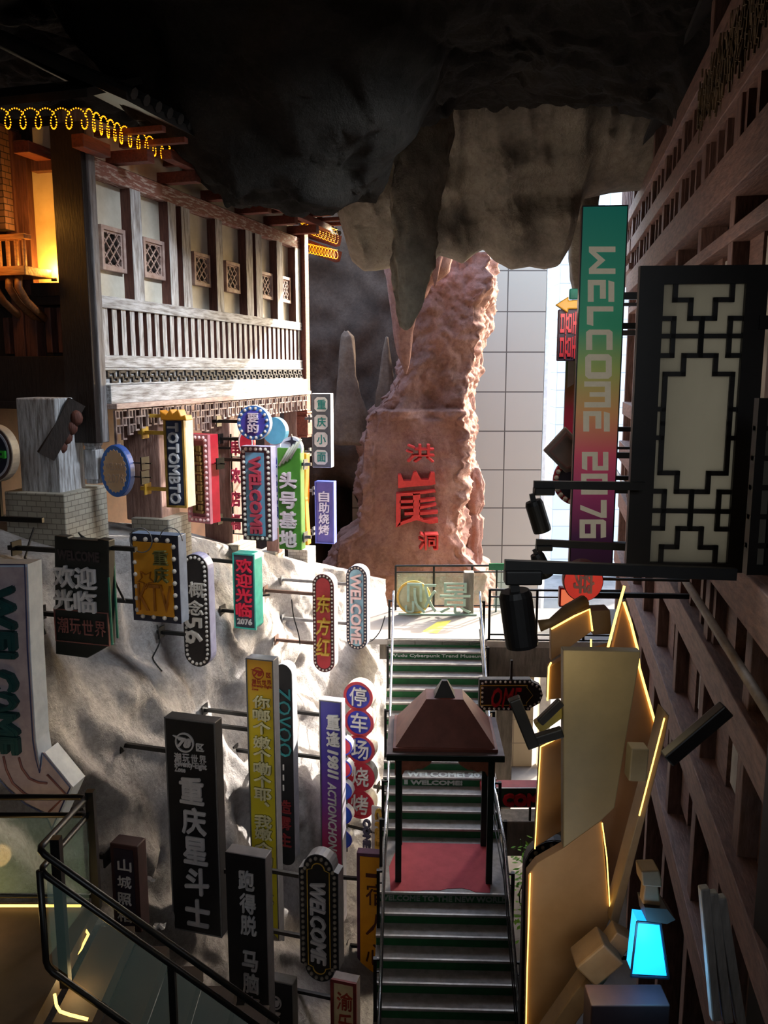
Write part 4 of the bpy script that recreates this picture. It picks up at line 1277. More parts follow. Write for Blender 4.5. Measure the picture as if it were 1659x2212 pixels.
# 15 black marquee welcome
s = Sign('marquee_sign', 'black stepped marquee sign with dull bulbs and grey letters WELCOME turned sideways', (647, 1846, 732, 2120), 11.4)
def marquee(k, kb=0):
    w, h, sh = s.b - k, s.h, s.w * .42
    r = w - s.w * .12
    top = [(r * math.cos(math.pi * i / 12), h - k - r + r * math.sin(math.pi * i / 12)) for i in range(13)]
    bot = [(-r * math.cos(math.pi * i / 12), k + r - r * math.sin(math.pi * i / 12)) for i in range(13)]
    return [(w, sh), (w, h - sh)] + top + [(-w, h - sh), (-w, sh)] + bot
mp_ = marquee(0)
MB().prism(s.f, mp_, 0, .22).build('sign_box', mat('mid_grey_side', '#8b8a8f', '#77767b', .45, 5), s.e)
MB().prism(s.f, marquee(.008), -.006, .002).build('face', M_blackp, s.e)
ip, jp = marquee(.13), marquee(.142)
MB().ring(s.f, ip, jp, -.02, 0).build('gold_line', M_gold, s.e)
s.bulbs(marquee(.06), 50, .03, m=mat('dull_bulb', '#8a8276', '#6e675d', .25, 8))
s.text('WELCOME', (672, 1905, 705, 2080), M_offw, 'lettering', .04, 1, .03, .2)
s.arms([1908, 2040], to=None, maxl=.8)
# 16 wide yellow sign by the stairs
s = Sign('yellow_box_sign', 'broad yellow sign with purple edge and brown characters tucked beside the stairs', (771, 1845, 845, 2140), 13.9, 8)
s.body(s.r, .18, mat('purple_side', '#5a3350', '#4a2942', .5, 5))
s.face([(s.a + .06, .06), (s.b - .02, .06), (s.b - .02, s.h - .06), (s.a + .06, s.h - .06)], mat('amber_face', '#f0a51e', '#e39712', .45, 3), -.008)
M_brown = mat('dark_brown_letter', '#5a1f14', '#4a1810', .5, 6)
for ch, y in (('一', 1888), ('宿', 1910), ('人', 1975), ('心', 2040)):
    s.text(ch, (790, y, 838, y + 46 if ch != '一' else y + 8), M_brown, 'character', .012, 0, .0)
s.text('Yizu', (782, 2094, 822, 2112), M_brown, 'latin_lettering', .01, 0, .0)
s.arms([1908, 2055], to=None)
# 17 cream framed sign
s = Sign('framed_sign', 'cream sign with dark red frame and red brush characters 渝乐 at the lower edge', (716, 2118, 771, 2330), 11.8)
s.body(s.r, .18, mat('taupe_side', '#8d8280', '#7a6f6d', .5, 5))
s.rim(s.r, s.ins(.05), mat('dark_red_frame', '#7a2420', '#661c19', .5, 5), -.03)
s.face(s.ins(.04), mat('cream_face', '#dccaa0', '#cdb98c', .5, 4))
M_r3 = mat('brush_red', '#a83a22', '#92301b', .5, 6)
s.text('渝', (728, 2144, 762, 2182), M_r3, 'brush_character', .015, 0, .01)
s.text('乐', (729, 2190, 762, 2232), M_r3, 'brush_character', .015, 0, .01)
s.arms([2172], to=None)
# 18 small black emblem sign
s = Sign('emblem_sign', 'short black sign with a ring emblem at the bottom edge, behind the stair rail', (578, 2122, 634, 2330), 10.4)
s.body(s.r, .18, mat('pale_grey_side2', '#85837f', '#74726e', .45, 5))
s.face(s.ins(.01), M_blackp)
mb = MB(); logo(mb, s, 594, 2164, 15); qu(mb, s, 582, 2185, 607, 2214)
for k, ch in enumerate('潮玩世界'): text(mb, s.f, ch, (582 + 12 * k, 2222, 592 + 12 * k, 2234), -.004, .012, 0, .02)
mb.build('emblem', M_offw, s.e)
s.arms([2200], to=None)
# 19 photo studio sign
s = Sign('wood_post_sign', 'small dark red box sign with pale characters 山城照相 behind the near stair rail', (242, 1826, 300, 2010), 8.8, 14)
s.body(s.r, .2, mat('dark_maroon', '#3a2022', '#2c1719', .6, 5))
a = s.ins(.05)
s.face(a, mat('dark_violet_face', '#241d2c', '#1c1723', .5, 5))
s.col('山城照相', (255, 1856, 284, 1990), M_offw, bold=.01, gap=.45, t=.012)
s.arms([1868], to=205)
# 20 yellow letters on white edge beside stairs
s = Sign('vertical_letter_sign', 'thin white sign edge with yellow letters turned sideways beside the left stair posts', (786, 1742, 826, 1848), 15.2, 25)
s.body([(s.a * .2, 0), (s.b, 0), (s.b, s.h), (s.a * .2, s.h)], .06, M_white)
s.text('CYBER', (812, 1745, 826, 1846), M_gold, 'yellow_lettering', .05, 1, .06)
s.text('COME', (786, 1768, 802, 1830), mat('blue_grey_letter', '#55536a', '#45435a', .4, 6), 'grey_lettering', .05, 1, .06)
MB().box(s.f, -1.6, .1, .0, .04, s.h * .45, s.h * .45 + .04).build('bracket_arm', M_black, s.e)
# ------------------------------------------------------------------ signs under the house
# 21 oval sign
s = Sign('oval_sign', 'blue oval sign with a zigzag peach centre hanging under the house', (217, 961, 281, 1074), 11.8, 20)
ov = circ(0, s.h / 2, s.w / 2, 36, s.h / 2)
s.body(ov, .12, mat('blue_oval_side', '#3b5fae', '#304f95', .4, 5))
s.face(scale_poly(ov, .97), mat('blue_oval_face', '#4a78c4', '#3d68b0', .4, 5))
zz = [((s.w / 2) * (.80 if k % 2 else .72) * math.cos(6.28319 * k / 44), s.h / 2 + (s.h / 2) * (.84 if k % 2 else .77) * math.sin(6.28319 * k / 44)) for k in range(44)]
s.face(zz, mat('peach_face', '#d8b28c', '#c7a17b', .4, 4), -.014, 'zigzag_panel')
M_peach = mat('pale_peach_letter', '#c2a48a', '#b2957c', .5, 6)
s.text('WELCOME', (228, 1000, 272, 1016), M_peach, 'lettering', .006, 0, .02, d=-.014)
s.text('2076', (232, 1024, 268, 1044), M_peach, 'numerals', .006, 0, .02, d=-.014)
s.arms([1000, 1030], 1, to=318, th=.015)
# 22 blue sign with gold frame
s = Sign('gold_framed_sign', 'blue vertical sign with gold frame and pale letters turned sideways under the house', (358, 904, 402, 1096), 12.8)
s.body(s.r, .26, mat('cream_white_side', '#e2ddc8', '#cfc9b2', .5, 5))
s.rim(s.r, s.ins(.035), mat('gold_frame', '#b08a3c', '#967330', .4, 6), -.03)
s.face(s.ins(.03), mat('night_blue_face', '#33405e', '#29344d', .5, 5))
s.text('TOTOMBTO', (367, 913, 389, 1088), mat('silver_letter', '#c5c3c4', '#adabac', .4, 6), 'lettering', .04, 1, .03)
s.arms([937, 1060], to=None, maxl=.5, m=M_gold)
# 23 red bulb frame
s = Sign('red_bulb_sign', 'red box sign edged with pink bulbs and gold lettering blocks under the house', (408, 938, 456, 1128), 13.6, 30)
s.body(s.r, .2, mat('scarlet_side', '#d2233c', '#bb1b32', .45, 5), d=.0)
s.rim(s.r, s.ins(.1), mat('pink_rim', '#d98a94', '#c57680', .45, 5), -.05)
s.face(s.ins(.09), mat('dusky_pink_face', '#b0606a', '#985059', .5, 5))
mb = MB()
for k in range(7):
    v = .16 + (s.h - .32) * k / 7
    mb.box(s.f, -.1, .1, -.09, 0, v, v + .04).box(s.f, -.09, -.04, -.09, 0, v, v + .13).box(s.f, .02, .09, -.09, 0, v + .05, v + .14)
mb.build('gold_blocks', mat('bronze_block', '#8a6a3c', '#73562e', .4, 6), s.e)
s.bulbs(s.ins(.05), 40, .03, -.05, mat('pink_bulb', '#f2c9c9', '#e3b2b2', .25, 8))
s.arms([1000], 1, to=478, th=.02)
# 24 welcome marquee box
s = Sign('bulb_box_sign', 'dark box sign with rows of bulbs around a blue panel reading WELCOME in red', (523, 964, 587, 1168), 14.6)
s.body(s.r, .22, mat('lavender_side', '#b3b5dd', '#9c9ec8', .45, 5))
s.face(s.ins(.004), mat('plum_brown_face', '#4a3740', '#3d2d35', .5, 5), -.006)
P = lambda x, y: s.f.px(x, y)
a, b = P(535, 1156), P(570, 978)
MB().box(s.f, a[0], b[0], -.015, 0, a[1], b[1]).build('blue_panel', mat('blue_panel', '#6aa3bf', '#5b92ad', .45, 5), s.e)
s.text('WELCOME', (541, 985, 566, 1153), mat('rose_red_letter', '#b8485a', '#a23c4d', .45, 5), 'lettering', .05, 1, .05, d=-.015)
s.bulbs(s.ins(.05), 44, .032)
s.arms([996, 1128], to=None, maxl=.6)
# 25 round sign
s = Sign('round_bulb_sign', 'round blue and violet sign with a ring of bulbs and characters 要的', (512, 876, 583, 951), 14.4)
c_ = circ(0, s.h / 2, s.w / 2, 40, s.h / 2)
s.body(c_, .12, M_sidew)
s.face(scale_poly(c_, .99), mat('azure_rim', '#3f78c4', '#346ab2', .4, 5), -.006, 'bulb_border')
s.face(scale_poly(c_, .74), mat('violet_face', '#4a46a8', '#3f3b95', .4, 5), -.012)
s.bulbs(circ(0, s.h / 2, s.w * .43, 40, s.h * .43), 16, .028)
s.col('要的', (536, 892, 559, 935), mat('pink_white_letter', '#e2d2da', '#cfbec7', .4, 6), bold=.04, gap=.02, d=-.012)
s.arms([912], to=None, maxl=.5)
# 26 green sign
s = Sign('green_banner_sign', 'bright green vertical sign with a round white top and pale characters 头号基地', (601, 968, 650, 1187), 15.2)
s.body(s.r, .2, mat('light_green_side', '#5fae4a', '#4f9a3c', .45, 5))
s.face(s.ins(.004), mat('green_face', '#4f8f2f', '#437f27', .5, 4))
for ch, y in (('头', 1019), ('号', 1062), ('基', 1104), ('地', 1145)): s.text(ch, (606, y, 642, y + 36), mat('pinkish_white_letter', '#e3d3d6', '#d0bfc3', .4, 6), 'character', .06, 0, .06)
c_ = circ(.04, s.h, s.w * .46, 28)
MB().prism(s.f, c_, .02, .12).build('round_top', mat('blue_white_disc', '#d5dcec', '#c0c9dc', .4, 5), s.e)
u, v = .06, s.h + .12
sp_ = [(u + (.13 if k % 2 == 0 else .03) * math.sin(.7854 * k), v + (.13 if k % 2 == 0 else .03) * math.cos(.7854 * k)) for k in range(8)]
MB().prism(s.f, sp_, -.005, .03).build('star_mark', M_navy, s.e)
mb = MB()
for k in range(4):
    a, b = s.f.px(605 + 8 * k, 1006 - 5 * k), s.f.px(628 + 8 * k, 966 - 6 * k)
    mb.tube([s.f.w(a[0], -.04, a[1]), s.f.w(b[0], -.04, b[1])], .02, 8)
mb.build('tail_tube', mat('pale_tube', '#c6c8b8', '#b0b2a2', .3, 6), s.e, smooth=True)
s.arms([1003, 1160], 1, to=668, m=M_grey)
# 27 orange wedge
s = Sign('orange_edge_sign', 'narrow orange wedge shaped sign edge right beside the green sign', (650, 980, 663, 1178), 15.6)
s.body([(s.a, 0), (s.b, 0), (s.b * .2, s.h * .5), (s.b, s.h), (s.a, s.h), (s.a * -.3, s.h * .5)], .2, mat('orange_sheet', '#f09a22', '#e08a14', .45, 5))
MB().box(s.f, s.a - .3, s.a + .05, .05, .1, s.h * .8, s.h * .8 + .05).box(s.f, s.a - .3, s.a + .05, .05, .1, s.h * .2, s.h * .2 + .05).build('bracket_arm', M_grey, s.e)
# 28 noodle sign
s = Sign('square_tile_sign', 'grey vertical sign with four white rounded squares and teal characters 重庆小面', (674, 850, 715, 1010), 18.6, 12)
s.body(s.r, .22, M_sidew)
s.face(s.ins(.01), mat('slate_grey_face', '#5b5f66', '#4e5258', .5, 5), -.006)
M_jade = mat('jade_letter', '#1f8a80', '#18766d', .5, 6)
for ch, y in (('重', 858), ('庆', 896), ('小', 934), ('面', 972)):
    P = lambda x, y: s.f.px(x, y)
    a, b = P(680, y + 31), P(708, y)
    k = .06
    q = [(a[0] + k, a[1]), (b[0] - k, a[1]), (b[0], a[1] + k), (b[0], b[1] - k), (b[0] - k, b[1]), (a[0] + k, b[1]), (a[0], b[1] - k), (a[0], a[1] + k)]
    p_ = MB().prism(s.f, q, -.03, 0).build('white_tile', M_white, s.e)
    mb = MB(); text(mb, s.f, ch, (685, y + 5, 704, y + 26), -.03, .012, 0, .03); mb.build('character', M_jade, p_)
s.arms([905, 978], to=656, m=M_grey)
# 29 barbecue sign
s = Sign('violet_box_sign', 'violet blue vertical sign with pale characters 自助烧烤 at the cave opening', (681, 1040, 722, 1174), 18.2, 12)
s.body(s.r, .2, mat('cobalt_side', '#4a5fd0', '#3f52ba', .45, 5))
s.rim(s.r, s.ins(.03), mat('periwinkle_rim', '#5a62b8', '#4c54a4', .45, 5), -.03)
s.face(s.ins(.025), mat('violet_panel', '#5c53a0', '#4b4490', .35, 3))
s.col('自助烧烤', (689, 1061, 712, 1155), mat('lilac_white_letter', '#dcd6e8', '#c9c2d8', .4, 6), bold=.035, gap=.04)
s.arms([1062, 1150], to=664, m=M_grey)
# 30 blue district sign
s = Sign('blue_white_sign', 'pale blue and white sign with blue sideways letters behind the green sign', (584, 905, 606, 1140), 15.9, 24)
s.body(stadium(s.a, 0, s.b, s.h), .14, mat('pale_lilac_face', '#c2c8ee', '#aeb5e2', .45, 5))
s.text('CLASS13区', (589, 985, 601, 1120), M_dblue, 'lettering', .01, 1, .02)
c_ = circ(.0, s.h - .22, .25, 28)
MB().prism(s.f, c_, -.02, .1).build('sky_blue_disc', mat('sky_blue_disc', '#5cb4e0', '#4aa3d0', .4, 5), s.e)
MB().box(s.f, s.a - .4, s.a + .05, .03, .07, s.h * .5, s.h * .5 + .05).build('bracket_arm', M_grey, s.e)
# 31 red round
s = Sign('red_round_sign', 'red round sign peeking out below the round blue bulb sign', (514, 928, 548, 985), 15.2)
c_ = circ(0, s.h / 2, s.w / 2, 32, s.h / 2)
s.body(c_, .1, M_dredd)
s.rim(scale_poly(c_, .9), scale_poly(c_, .78), M_white, -.015, .01, 'white_ring')
s.arms([950], to=None, maxl=.5)
# 32 pink tube characters on a rack
s = Sign('tube_character_sign', 'rack of pink tube characters standing behind the bulb box sign', (500, 938, 521, 1155), 15.4)
mb = MB()
for u in (s.a, s.b): mb.box(s.f, u - .015, u + .015, .02, .05, 0, s.h)
for k in range(6): mb.box(s.f, s.a, s.b, .02, .05, s.h * k / 5.2, s.h * k / 5.2 + .02)
mb.build('rack', M_black, s.e)
M_pinkt = mat('pink_tube', '#d8486a', '#c23a5a', .4, 6)
for ch, y in (('串', 950), ('欢', 1010), ('店', 1060), ('福', 1110)): s.text(ch, (501, y, 520, y + 34), M_pinkt, 'character', .04, 0, .05, d=0)
MB().box(s.f, s.a - .3, s.a + .02, .0, .04, s.h * .85, s.h * .85 + .04).build('bracket_arm', M_black, s.e)
# 33 round sign left edge
s = Sign('round_emblem_sign', 'round dark sign with ringed edge and green mark at the left frame edge', (-62, 918, 27, 1042), 10.6, 12)
c_ = circ(0, s.h / 2, s.w / 2, 40, s.h / 2)
s.body(c_, .16, mat('cream_grey_ring', '#a89f92', '#938a7e', .5, 5))
s.face(scale_poly(c_, .97), mat('brown_ring', '#5d4640', '#4c3934', .5, 5), -.006, 'outer_ring')
s.face(scale_poly(c_, .86), mat('white_ring_band', '#b9b9c4', '#a4a4b0', .5, 5), -.012, 'pale_ring')
s.face(scale_poly(c_, .78), M_navy, -.018, 'inner_disc')
s.text('中', (-22, 968, 14, 998), mat('bright_green_letter', '#3fae3f', '#339633', .4, 6), 'green_mark', .03, 0, .06, d=-.018)
MB().box(s.f, -.03, .03, .05, .1, -.5, .2).build('mount_pole', M_black, s.e)
MB().box(s.f, -.03, .6, .05, .1, -.5, -.44).build('bracket_arm', M_black, s.e)
# 34 crown arrow
s = Sign('crown_sign', 'small orange crown shaped arrow above the gold framed sign', (344, 884, 402, 908), 12.6)
w, h = s.w / 2, s.h
s.body([(-w * .9, 0), (w, 0), (w * .9, h * .5), (w * .6, h * .35), (w * .4, h), (0, h * .6), (-w * .2, h), (-w * .5, h * .5), (-w, h * .9)], .2, mat('amber_sheet', '#d0881c', '#b87512', .45, 5))
MB().box(s.f, s.a - .25, s.a + .1, .05, .1, h * .2, h * .2 + .05).build('bracket_arm', M_gold, s.e)
# ================================================================== PAVILION OVER THE LANDING
M_rooft = mat('brown_roof_sheet', '#7d4a40', '#6c3e36', .55, 4)
M_slab = mat('grey_brown_eave', '#6e6060', '#5c4f4f', .6, 4)
M_dgpost = mat('dark_green_post', '#14261e', '#0f1d17', .4, 6)
M_carve = mat('carved_brown_bracket', '#9a5c44', '#7c4733', .6, 6)
pv = thing('pavilion', 'small pavilion with brown pyramid roof on dark green posts over the red mat', 'pavilion', Frame(FS.w(SW / 2, LF + .8, LZ), FS.phi))
G = FRM[pv.name]
RZ = at(965, 1638, 12.75).z - G.o.z            # height of the eave's lower front edge
hw, hd0, hd1 = .93, -.72, .80
MB().box(G, -hw, hw, hd0, hd1, RZ, RZ + .1).build('eave_slab', M_dgpost, pv, bevel=.008)
MB().box(G, -hw + .005, hw - .005, hd0 + .005, hd1 - .005, RZ + .1, RZ + .112).build('eave_top', M_slab, pv)
k = .1
MB().box(G, -hw + k, hw - k, hd0 + k, hd1 - k, RZ + .112, RZ + .17).build('roof_rim', M_rooft, pv, bevel=.006)
zt, k = RZ + .82, .14
b = [(-hw + k, hd0 + k), (hw - k, hd0 + k), (hw - k, hd1 - k), (-hw + k, hd1 - k)]
tp = [(-.3, -.19), (.3, -.19), (.3, .27), (-.3, .27)]
mb = MB()
mb.add([G.w(x, y, RZ + .17) for x, y in b] + [G.w(x, y, zt) for x, y in tp], [(0, 1, 5, 4), (1, 2, 6, 5), (2, 3, 7, 6), (3, 0, 4, 7), (4, 5, 6, 7), (3, 2, 1, 0)])
mb.build('roof', M_rooft, pv)
mb = MB()
f0, f1 = [(-.17, -.13), (.17, -.13), (.17, .2), (-.17, .2)], [(-.045, .0), (.045, .0), (.045, .08), (-.045, .08)]
mb.add([G.w(x, y, zt) for x, y in f0] + [G.w(x, y, zt + .24) for x, y in f1], [(0, 1, 5, 4), (1, 2, 6, 5), (2, 3, 7, 6), (3, 0, 4, 7), (4, 5, 6, 7), (3, 2, 1, 0)])
mb.build('finial', mat('dark_finial', '#2c2a2a', '#211f1f', .5, 6), pv)
for x in (-.74, .74):
    for y in (-.5, .62):
        p = MB().box(G, x - .05, x + .05, y - .05, y + .05, 0, RZ).build('post', M_dgpost, pv, bevel=.006)
for y in (-.5, .62):
    mb = MB()
    for sgn in (-1, 1):
        pr = [(-.8, RZ), (-.8, RZ - .33), (-.68, RZ - .33), (-.64, RZ - .25), (-.58, RZ - .24), (-.52, RZ - .26), (-.44, RZ - .22), (-.36, RZ - .22), (-.24, RZ - .14), (-.18, RZ - .03), (-.1, RZ)]
        mb.prism(G, [(sgn * -a, v) for a, v in pr], y - .03, y + .03)
    mb.build('carved_bracket', M_carve, pv)
for x in (-.74, .74):
    MB().box(G, x - .03, x + .03, -.5, .62, RZ - .16, RZ).build('carved_bracket', M_carve, pv)
# red mat with a torn front edge
M_mat = mat('red_mat', '#a83c46', '#98343e', .8, 4)
TM = Frame(FS.w(SW / 2, LF, LZ), FS.phi)
mb = MB()
out = [(-.86, .02), (-.45, .025), (-.3, .055), (-.05, .06), (.05, .11), (.3, .13), (.42, .09), (.5, .03), (.74, .02), (.80, .7), (.78, 1.45), (-.74, 1.45), (-.9, .7)]
mb.add([TM.w(x, y, .006) for x, y in out] + [TM.w(x, y, .001) for x, y in out], [tuple(range(len(out))), tuple(range(2 * len(out) - 1, len(out) - 1, -1))] + [(i, len(out) + i, len(out) + (i + 1) % len(out), (i + 1) % len(out)) for i in range(len(out))])
mb.build('red_mat', M_mat, label='worn red mat with a torn front edge lying on the stair landing', cat='mat')
# ================================================================== BEYOND THE STAIRS, RIGHT
M_tan = brick_mat('tan_wall_tile', '#a8997f', '#9c8d75', '#75695a', 1.0, 0, .55, .7, .012, .15)
p0, p1 = at(1052, 1600, 22.5), at(1150, 1600, 22.5)
MB().box(Frame((p0.x - 2.4, 22.5, 0), 0), 0, p1.x - p0.x + 2.4, 0, .4, 0, ZD - .9).build('wall_under_deck', M_tan, kind='structure')
MB().box(W0, p1.x + .15, p1.x + .45, 22.4, 22.7, 0, ZD - .9).build('white_column', M_white, kind='structure')
# dark stepped marquee with red letters
s = Sign('marquee_sign', 'dark sideways marquee sign with bulbs and red letters OME, right of the stairs', (1035, 1468, 1173, 1535), 14.6, 0)
w, h = s.b, s.h
ou = [(s.a, 0), (w * .62, 0), (w * .62, .05), (w - .2, .05), (w - .05, .14), (w, h * .5), (w - .05, h - .12), (w - .2, h - .04), (w * .62, h - .04), (w * .62, h), (s.a, h)]
s.body(ou, .16, M_dark)
s.face(scale_poly(ou, .985, .98), M_dbrown, -.006)
inn = [(s.a + .02, .1), (w * .5, .1), (w * .5, .14), (w - .3, .14), (w - .18, h * .5), (w - .3, h - .13), (w * .5, h - .13), (w * .5, h - .1), (s.a + .02, h - .1)]
s.rim(inn, scale_poly(inn, .98, .94), M_gold, -.02, 0, 'gold_line')
mb = MB(); text(mb, s.f, 'OME', (1061, 1485, 1126, 1527), -.006, .04, 0, .02, .3); mb.build('lettering', mat('glossy_red_letter', '#b5262c', '#9c1f25', .3, 6), s.e)
s.bulbs(scale_poly(ou, .93, .86), 34, .024)
MB().box(s.f, -.02, .02, .02, .06, s.h, s.h + .35).build('hanger', M_dark, s.e)
# green board with red letters
s = Sign('green_board_sign', 'green sign board with red cut-out letters COM low on the right of the stairs', (1040, 1702, 1180, 1744), 14.8, 0)
s.body(s.r, .3, mat('red_top_board', '#a8343a', '#932b31', .5, 5), d=.02)
s.face(s.r, mat('deep_green_face', '#2f4a36', '#273f2d', .5, 5), -.0, 'green_face')
s.rim(s.r, s.ins(.01), M_white, -.01, .02)
s.text('COM', (1085, 1713, 1164, 1740), mat('poster_red_letter', '#cc2430', '#b51d28', .4, 6), 'lettering', .05, 0, .07)
MB().box(s.f, .3, .34, .05, .1, -.3, 0).build('prop_leg', M_dark, s.e)
# low concrete ledge with planting
p0, p1 = at(1085, 1775, 15.4), at(1210, 1850, 15.4)
MB().box(Frame((p0.x, 15.4, p1.z), 0), 0, 2.2, 0, .5, 0, p0.z - p1.z).build('concrete_ledge', M_conc, bevel=.02, label='stained concrete ledge under the green sign board', cat='ledge')
rnd = random.Random(11)
c = at(1132, 1890, 13.6)
pl = thing('climbing_plant', 'bright green leafy climbing plant right of the stair railing', 'plant', Frame((c.x, 13.6, c.z - 1.2), 0))
mb = MB()
stem = [Vector((c.x + .08 * math.sin(k), 13.6, c.z - 1.2 + k * .17)) for k in range(12)]
MB().tube(stem, .012, 5).build('stem', mat('plant_stem', '#4a5a2c', '#3d4b24', .6, 8), pl)
for k in range(110):
    q = Vector((c.x + rnd.gauss(0, .12), 13.6 + rnd.gauss(0, .1), c.z + rnd.uniform(-1.1, .65)))
    a = rnd.uniform(0, 6.28)
    l = Vector((math.cos(a), math.sin(a) * .5, rnd.uniform(-.9, .1))).normalized() * rnd.uniform(.07, .13)
    n = l.cross(ZV).normalized() * .03
    mb.add([q, q + l * .5 + n, q + l, q + l * .5 - n], [(0, 1, 2, 3)])
mb.build('leaves', mat('fresh_leaf', '#8cc63f', '#6aa82c', .5, 8, trans=.4), pl, kind='stuff')
# tall bulb-edged sign seen edge-on by the sign backs
s = Sign('marquee_sign', 'tall dark rounded marquee seen behind the brown board, one row of bulbs showing', (1127, 1815, 1250, 2330), 8.6, 0)
w, r = s.b, s.w / 2
st_ = stadium(s.a, 0, s.b, s.h)
s.body(st_, .14, mat('black_brown_side', '#2b2321', '#211a18', .5, 6))
s.face(scale_poly(st_, .985, .996), mat('black_brown_face', '#1c1514', '#15100f', .5, 6))
s.bulbs(stadium(s.a + .055, .05, s.b - .055, s.h - .05), 64, .024, m=MATS['dull_bulb'])
MB().box(s.f, s.b - .05, s.b + 1.0, .04, .09, s.h * .5, s.h * .5 + .05).build('bracket_arm', M_black, s.e)
# ================================================================== RIGHT-HAND SIGNS
s = Sign('gradient_banner_sign', 'tall backlit sign fading green to purple reading WELCOME 2076 sideways', (1243, 444, 1340, 1235), 8.8, 6)
s.body(s.r, .12, mat('copper_edge', '#7d5a4c', '#69493d', .5, 5))
s.rim(s.r, s.ins(.012), M_black, -.01)
s.face(s.ins(.01), ramp_mat('rainbow_print', [(0, '#241424'), (.1, '#3a1736'), (.22, '#7d2850'), (.33, '#a83c50'), (.45, '#a8764a'), (.57, '#7f8a4c'), (.68, '#2e7d5c'), (1, '#0f6a5c')], emit=.22), -.006)
BLK = {'W': [(0, 0, .2, 1), (.8, 0, 1, 1), [(.2, 0), (.2, .26), (.5, .62), (.8, .26), (.8, 0), (.5, .34)]],
       'E': [[(.02, .78), (.1, 1), (1, 1), (1, .78)], (0, 0, .24, .68), (.24, .46, .86, .68), (.24, 0, 1, .22)],
       'L': [(0, 0, .26, 1), [(.26, 0), (.92, 0), (1, .24), (.26, .24)]],
       'C': [[(0, .12), (.12, 0), (.26, 0), (.26, 1), (.12, 1), (0, .88)], (.26, .77, 1, 1), (.26, 0, 1, .23)],
       'O': [[(0, .12), (.12, 0), (.26, 0), (.26, 1), (.12, 1), (0, .88)], [(1, .12), (.88, 0), (.74, 0), (.74, 1), (.88, 1), (1, .88)], (.26, .78, .74, 1), (.26, 0, .74, .22)],
       'M': [(0, 0, .2, 1), (.8, 0, 1, 1), (.2, .78, .8, 1), (.41, .2, .59, .78)],
       '2': [(0, .8, 1, 1), (.76, .58, 1, .8), (0, .4, 1, .6), (0, .2, .24, .4), [(0, 0), (.9, 0), (1, .2), (0, .2)]],
       '0': [(0, 0, .24, 1), (.76, 0, 1, 1), (.24, .8, .76, 1), (.24, 0, .76, .2), (.42, .36, .58, .64)],
       '7': [(0, .78, 1, 1), [(.74, .78), (1, .78), (.55, 0), (.27, 0)]],
       '6': [(0, 0, .24, .9), [(0, .9), (.1, 1), (.94, 1), (1, .8), (.24, .8)], (.24, .42, 1, .62), (.24, 0, 1, .2), (.76, .2, 1, .42)]}
def blocky(s, ch, box, m):
    """angular display letter turned a quarter clockwise"""
    x0, y0, x1, y1 = box
    mb = MB()
    for q in BLK[ch]:
        if isinstance(q, tuple): q = rectp(*q)
        mb.prism(s.f, [s.f.px(x0 + (x1 - x0) * b, y0 + (y1 - y0) * a) for a, b in q], -.014, -.006)
    mb.build('letter', m, s.e)
M_beige = mat('beige_letter', '#a89f8c', '#988f7d', .5, 6, emit=.22)
for ch, a, b in (('W', 533, 592), ('E', 605, 652), ('L', 662, 704), ('C', 712, 756), ('O', 765, 818), ('M', 824, 880), ('E', 888, 932), ('2', 976, 1016), ('0', 1023, 1068), ('7', 1080, 1118), ('6', 1122, 1162)):
    k = (a - 533) / 640
    blocky(s, ch, (1272 - 22 * k, a, 1329 - 22 * k, b), M_beige)
for y in (640, 704, 984, 1060, 1178):
    v = s.f.px(1292, y)[1]
    MB().box(s.f, s.b - .02, s.b + .9, .03, .08, v - .03, v + .03).build('bracket_arm', M_black, s.e)
# second gradient sign behind
s = Sign('gradient_banner_sign', 'second gradient sign, green above red, half hidden behind the WELCOME 2076 sign', (1220, 778, 1262, 965), 11.2, 6)
s.body(s.r, .1, M_side)
s.face(s.r, ramp_mat('green_red_print', [(0, '#c22a56'), (.45, '#d03a60'), (.65, '#c8885a'), (.85, '#8fae5a'), (1, '#6fb06a')]), -.006)
u, v = s.f.px(1232, 838)
MB().prism(s.f, [(-.1, v), (-.02, v + .05), (-.02, v + .42), (-.1, v + .37)], -.02, 0).build('white_flash', M_white, s.e)
MB().box(s.f, s.b - .02, s.b + 2.6, .03, .08, .2, .26).build('bracket_arm', M_black, s.e)
# double-happiness box
s = Sign('red_character_sign', 'dark violet box with a red doubled character turned sideways under a yellow arrow', (1205, 668, 1262, 780), 10.4, 6)
s.body(s.r, .12, mat('maroon_side', '#4a2030', '#3c1826', .5, 5))
s.face(s.ins(.008), mat('night_violet_face', '#2a1c3c', '#211530', .5, 5), -.006)
s.text('囍', (1209, 672, 1246, 776), mat('signal_red_letter', '#c8243c', '#b01d33', .45, 6), 'character', .03, 1, .0)
MB().box(s.f, s.b - .02, s.b + 2.2, .03, .08, .3, .36).build('bracket_arm', M_black, s.e)
s = Sign('arrow_sign', 'small yellow arrow pointing left above the red doubled character', (1200, 640, 1255, 676), 10.3, 6)
h = s.h
s.body([(s.a, h * .5), (s.a + .15, h), (s.a + .15, h * .75), (s.b, h * .8), (s.b, h * .25), (s.a + .15, h * .25), (s.a + .15, 0)], .1, mat('mustard_sheet', '#c2951f', '#ac8217', .45, 5))
MB().box(s.f, s.b - .02, s.b + 2.0, .03, .08, h * .4, h * .6).build('bracket_arm', M_black, s.e)
s = Sign('teal_edge_sign', 'small teal sign top above the yellow arrow', (1231, 623, 1262, 646), 10.8, 6)
s.body(s.r, .1, M_tealside)
MB().box(s.f, s.b - .02, s.b + 2.2, .03, .08, .03, .08).build('bracket_arm', M_black, s.e)
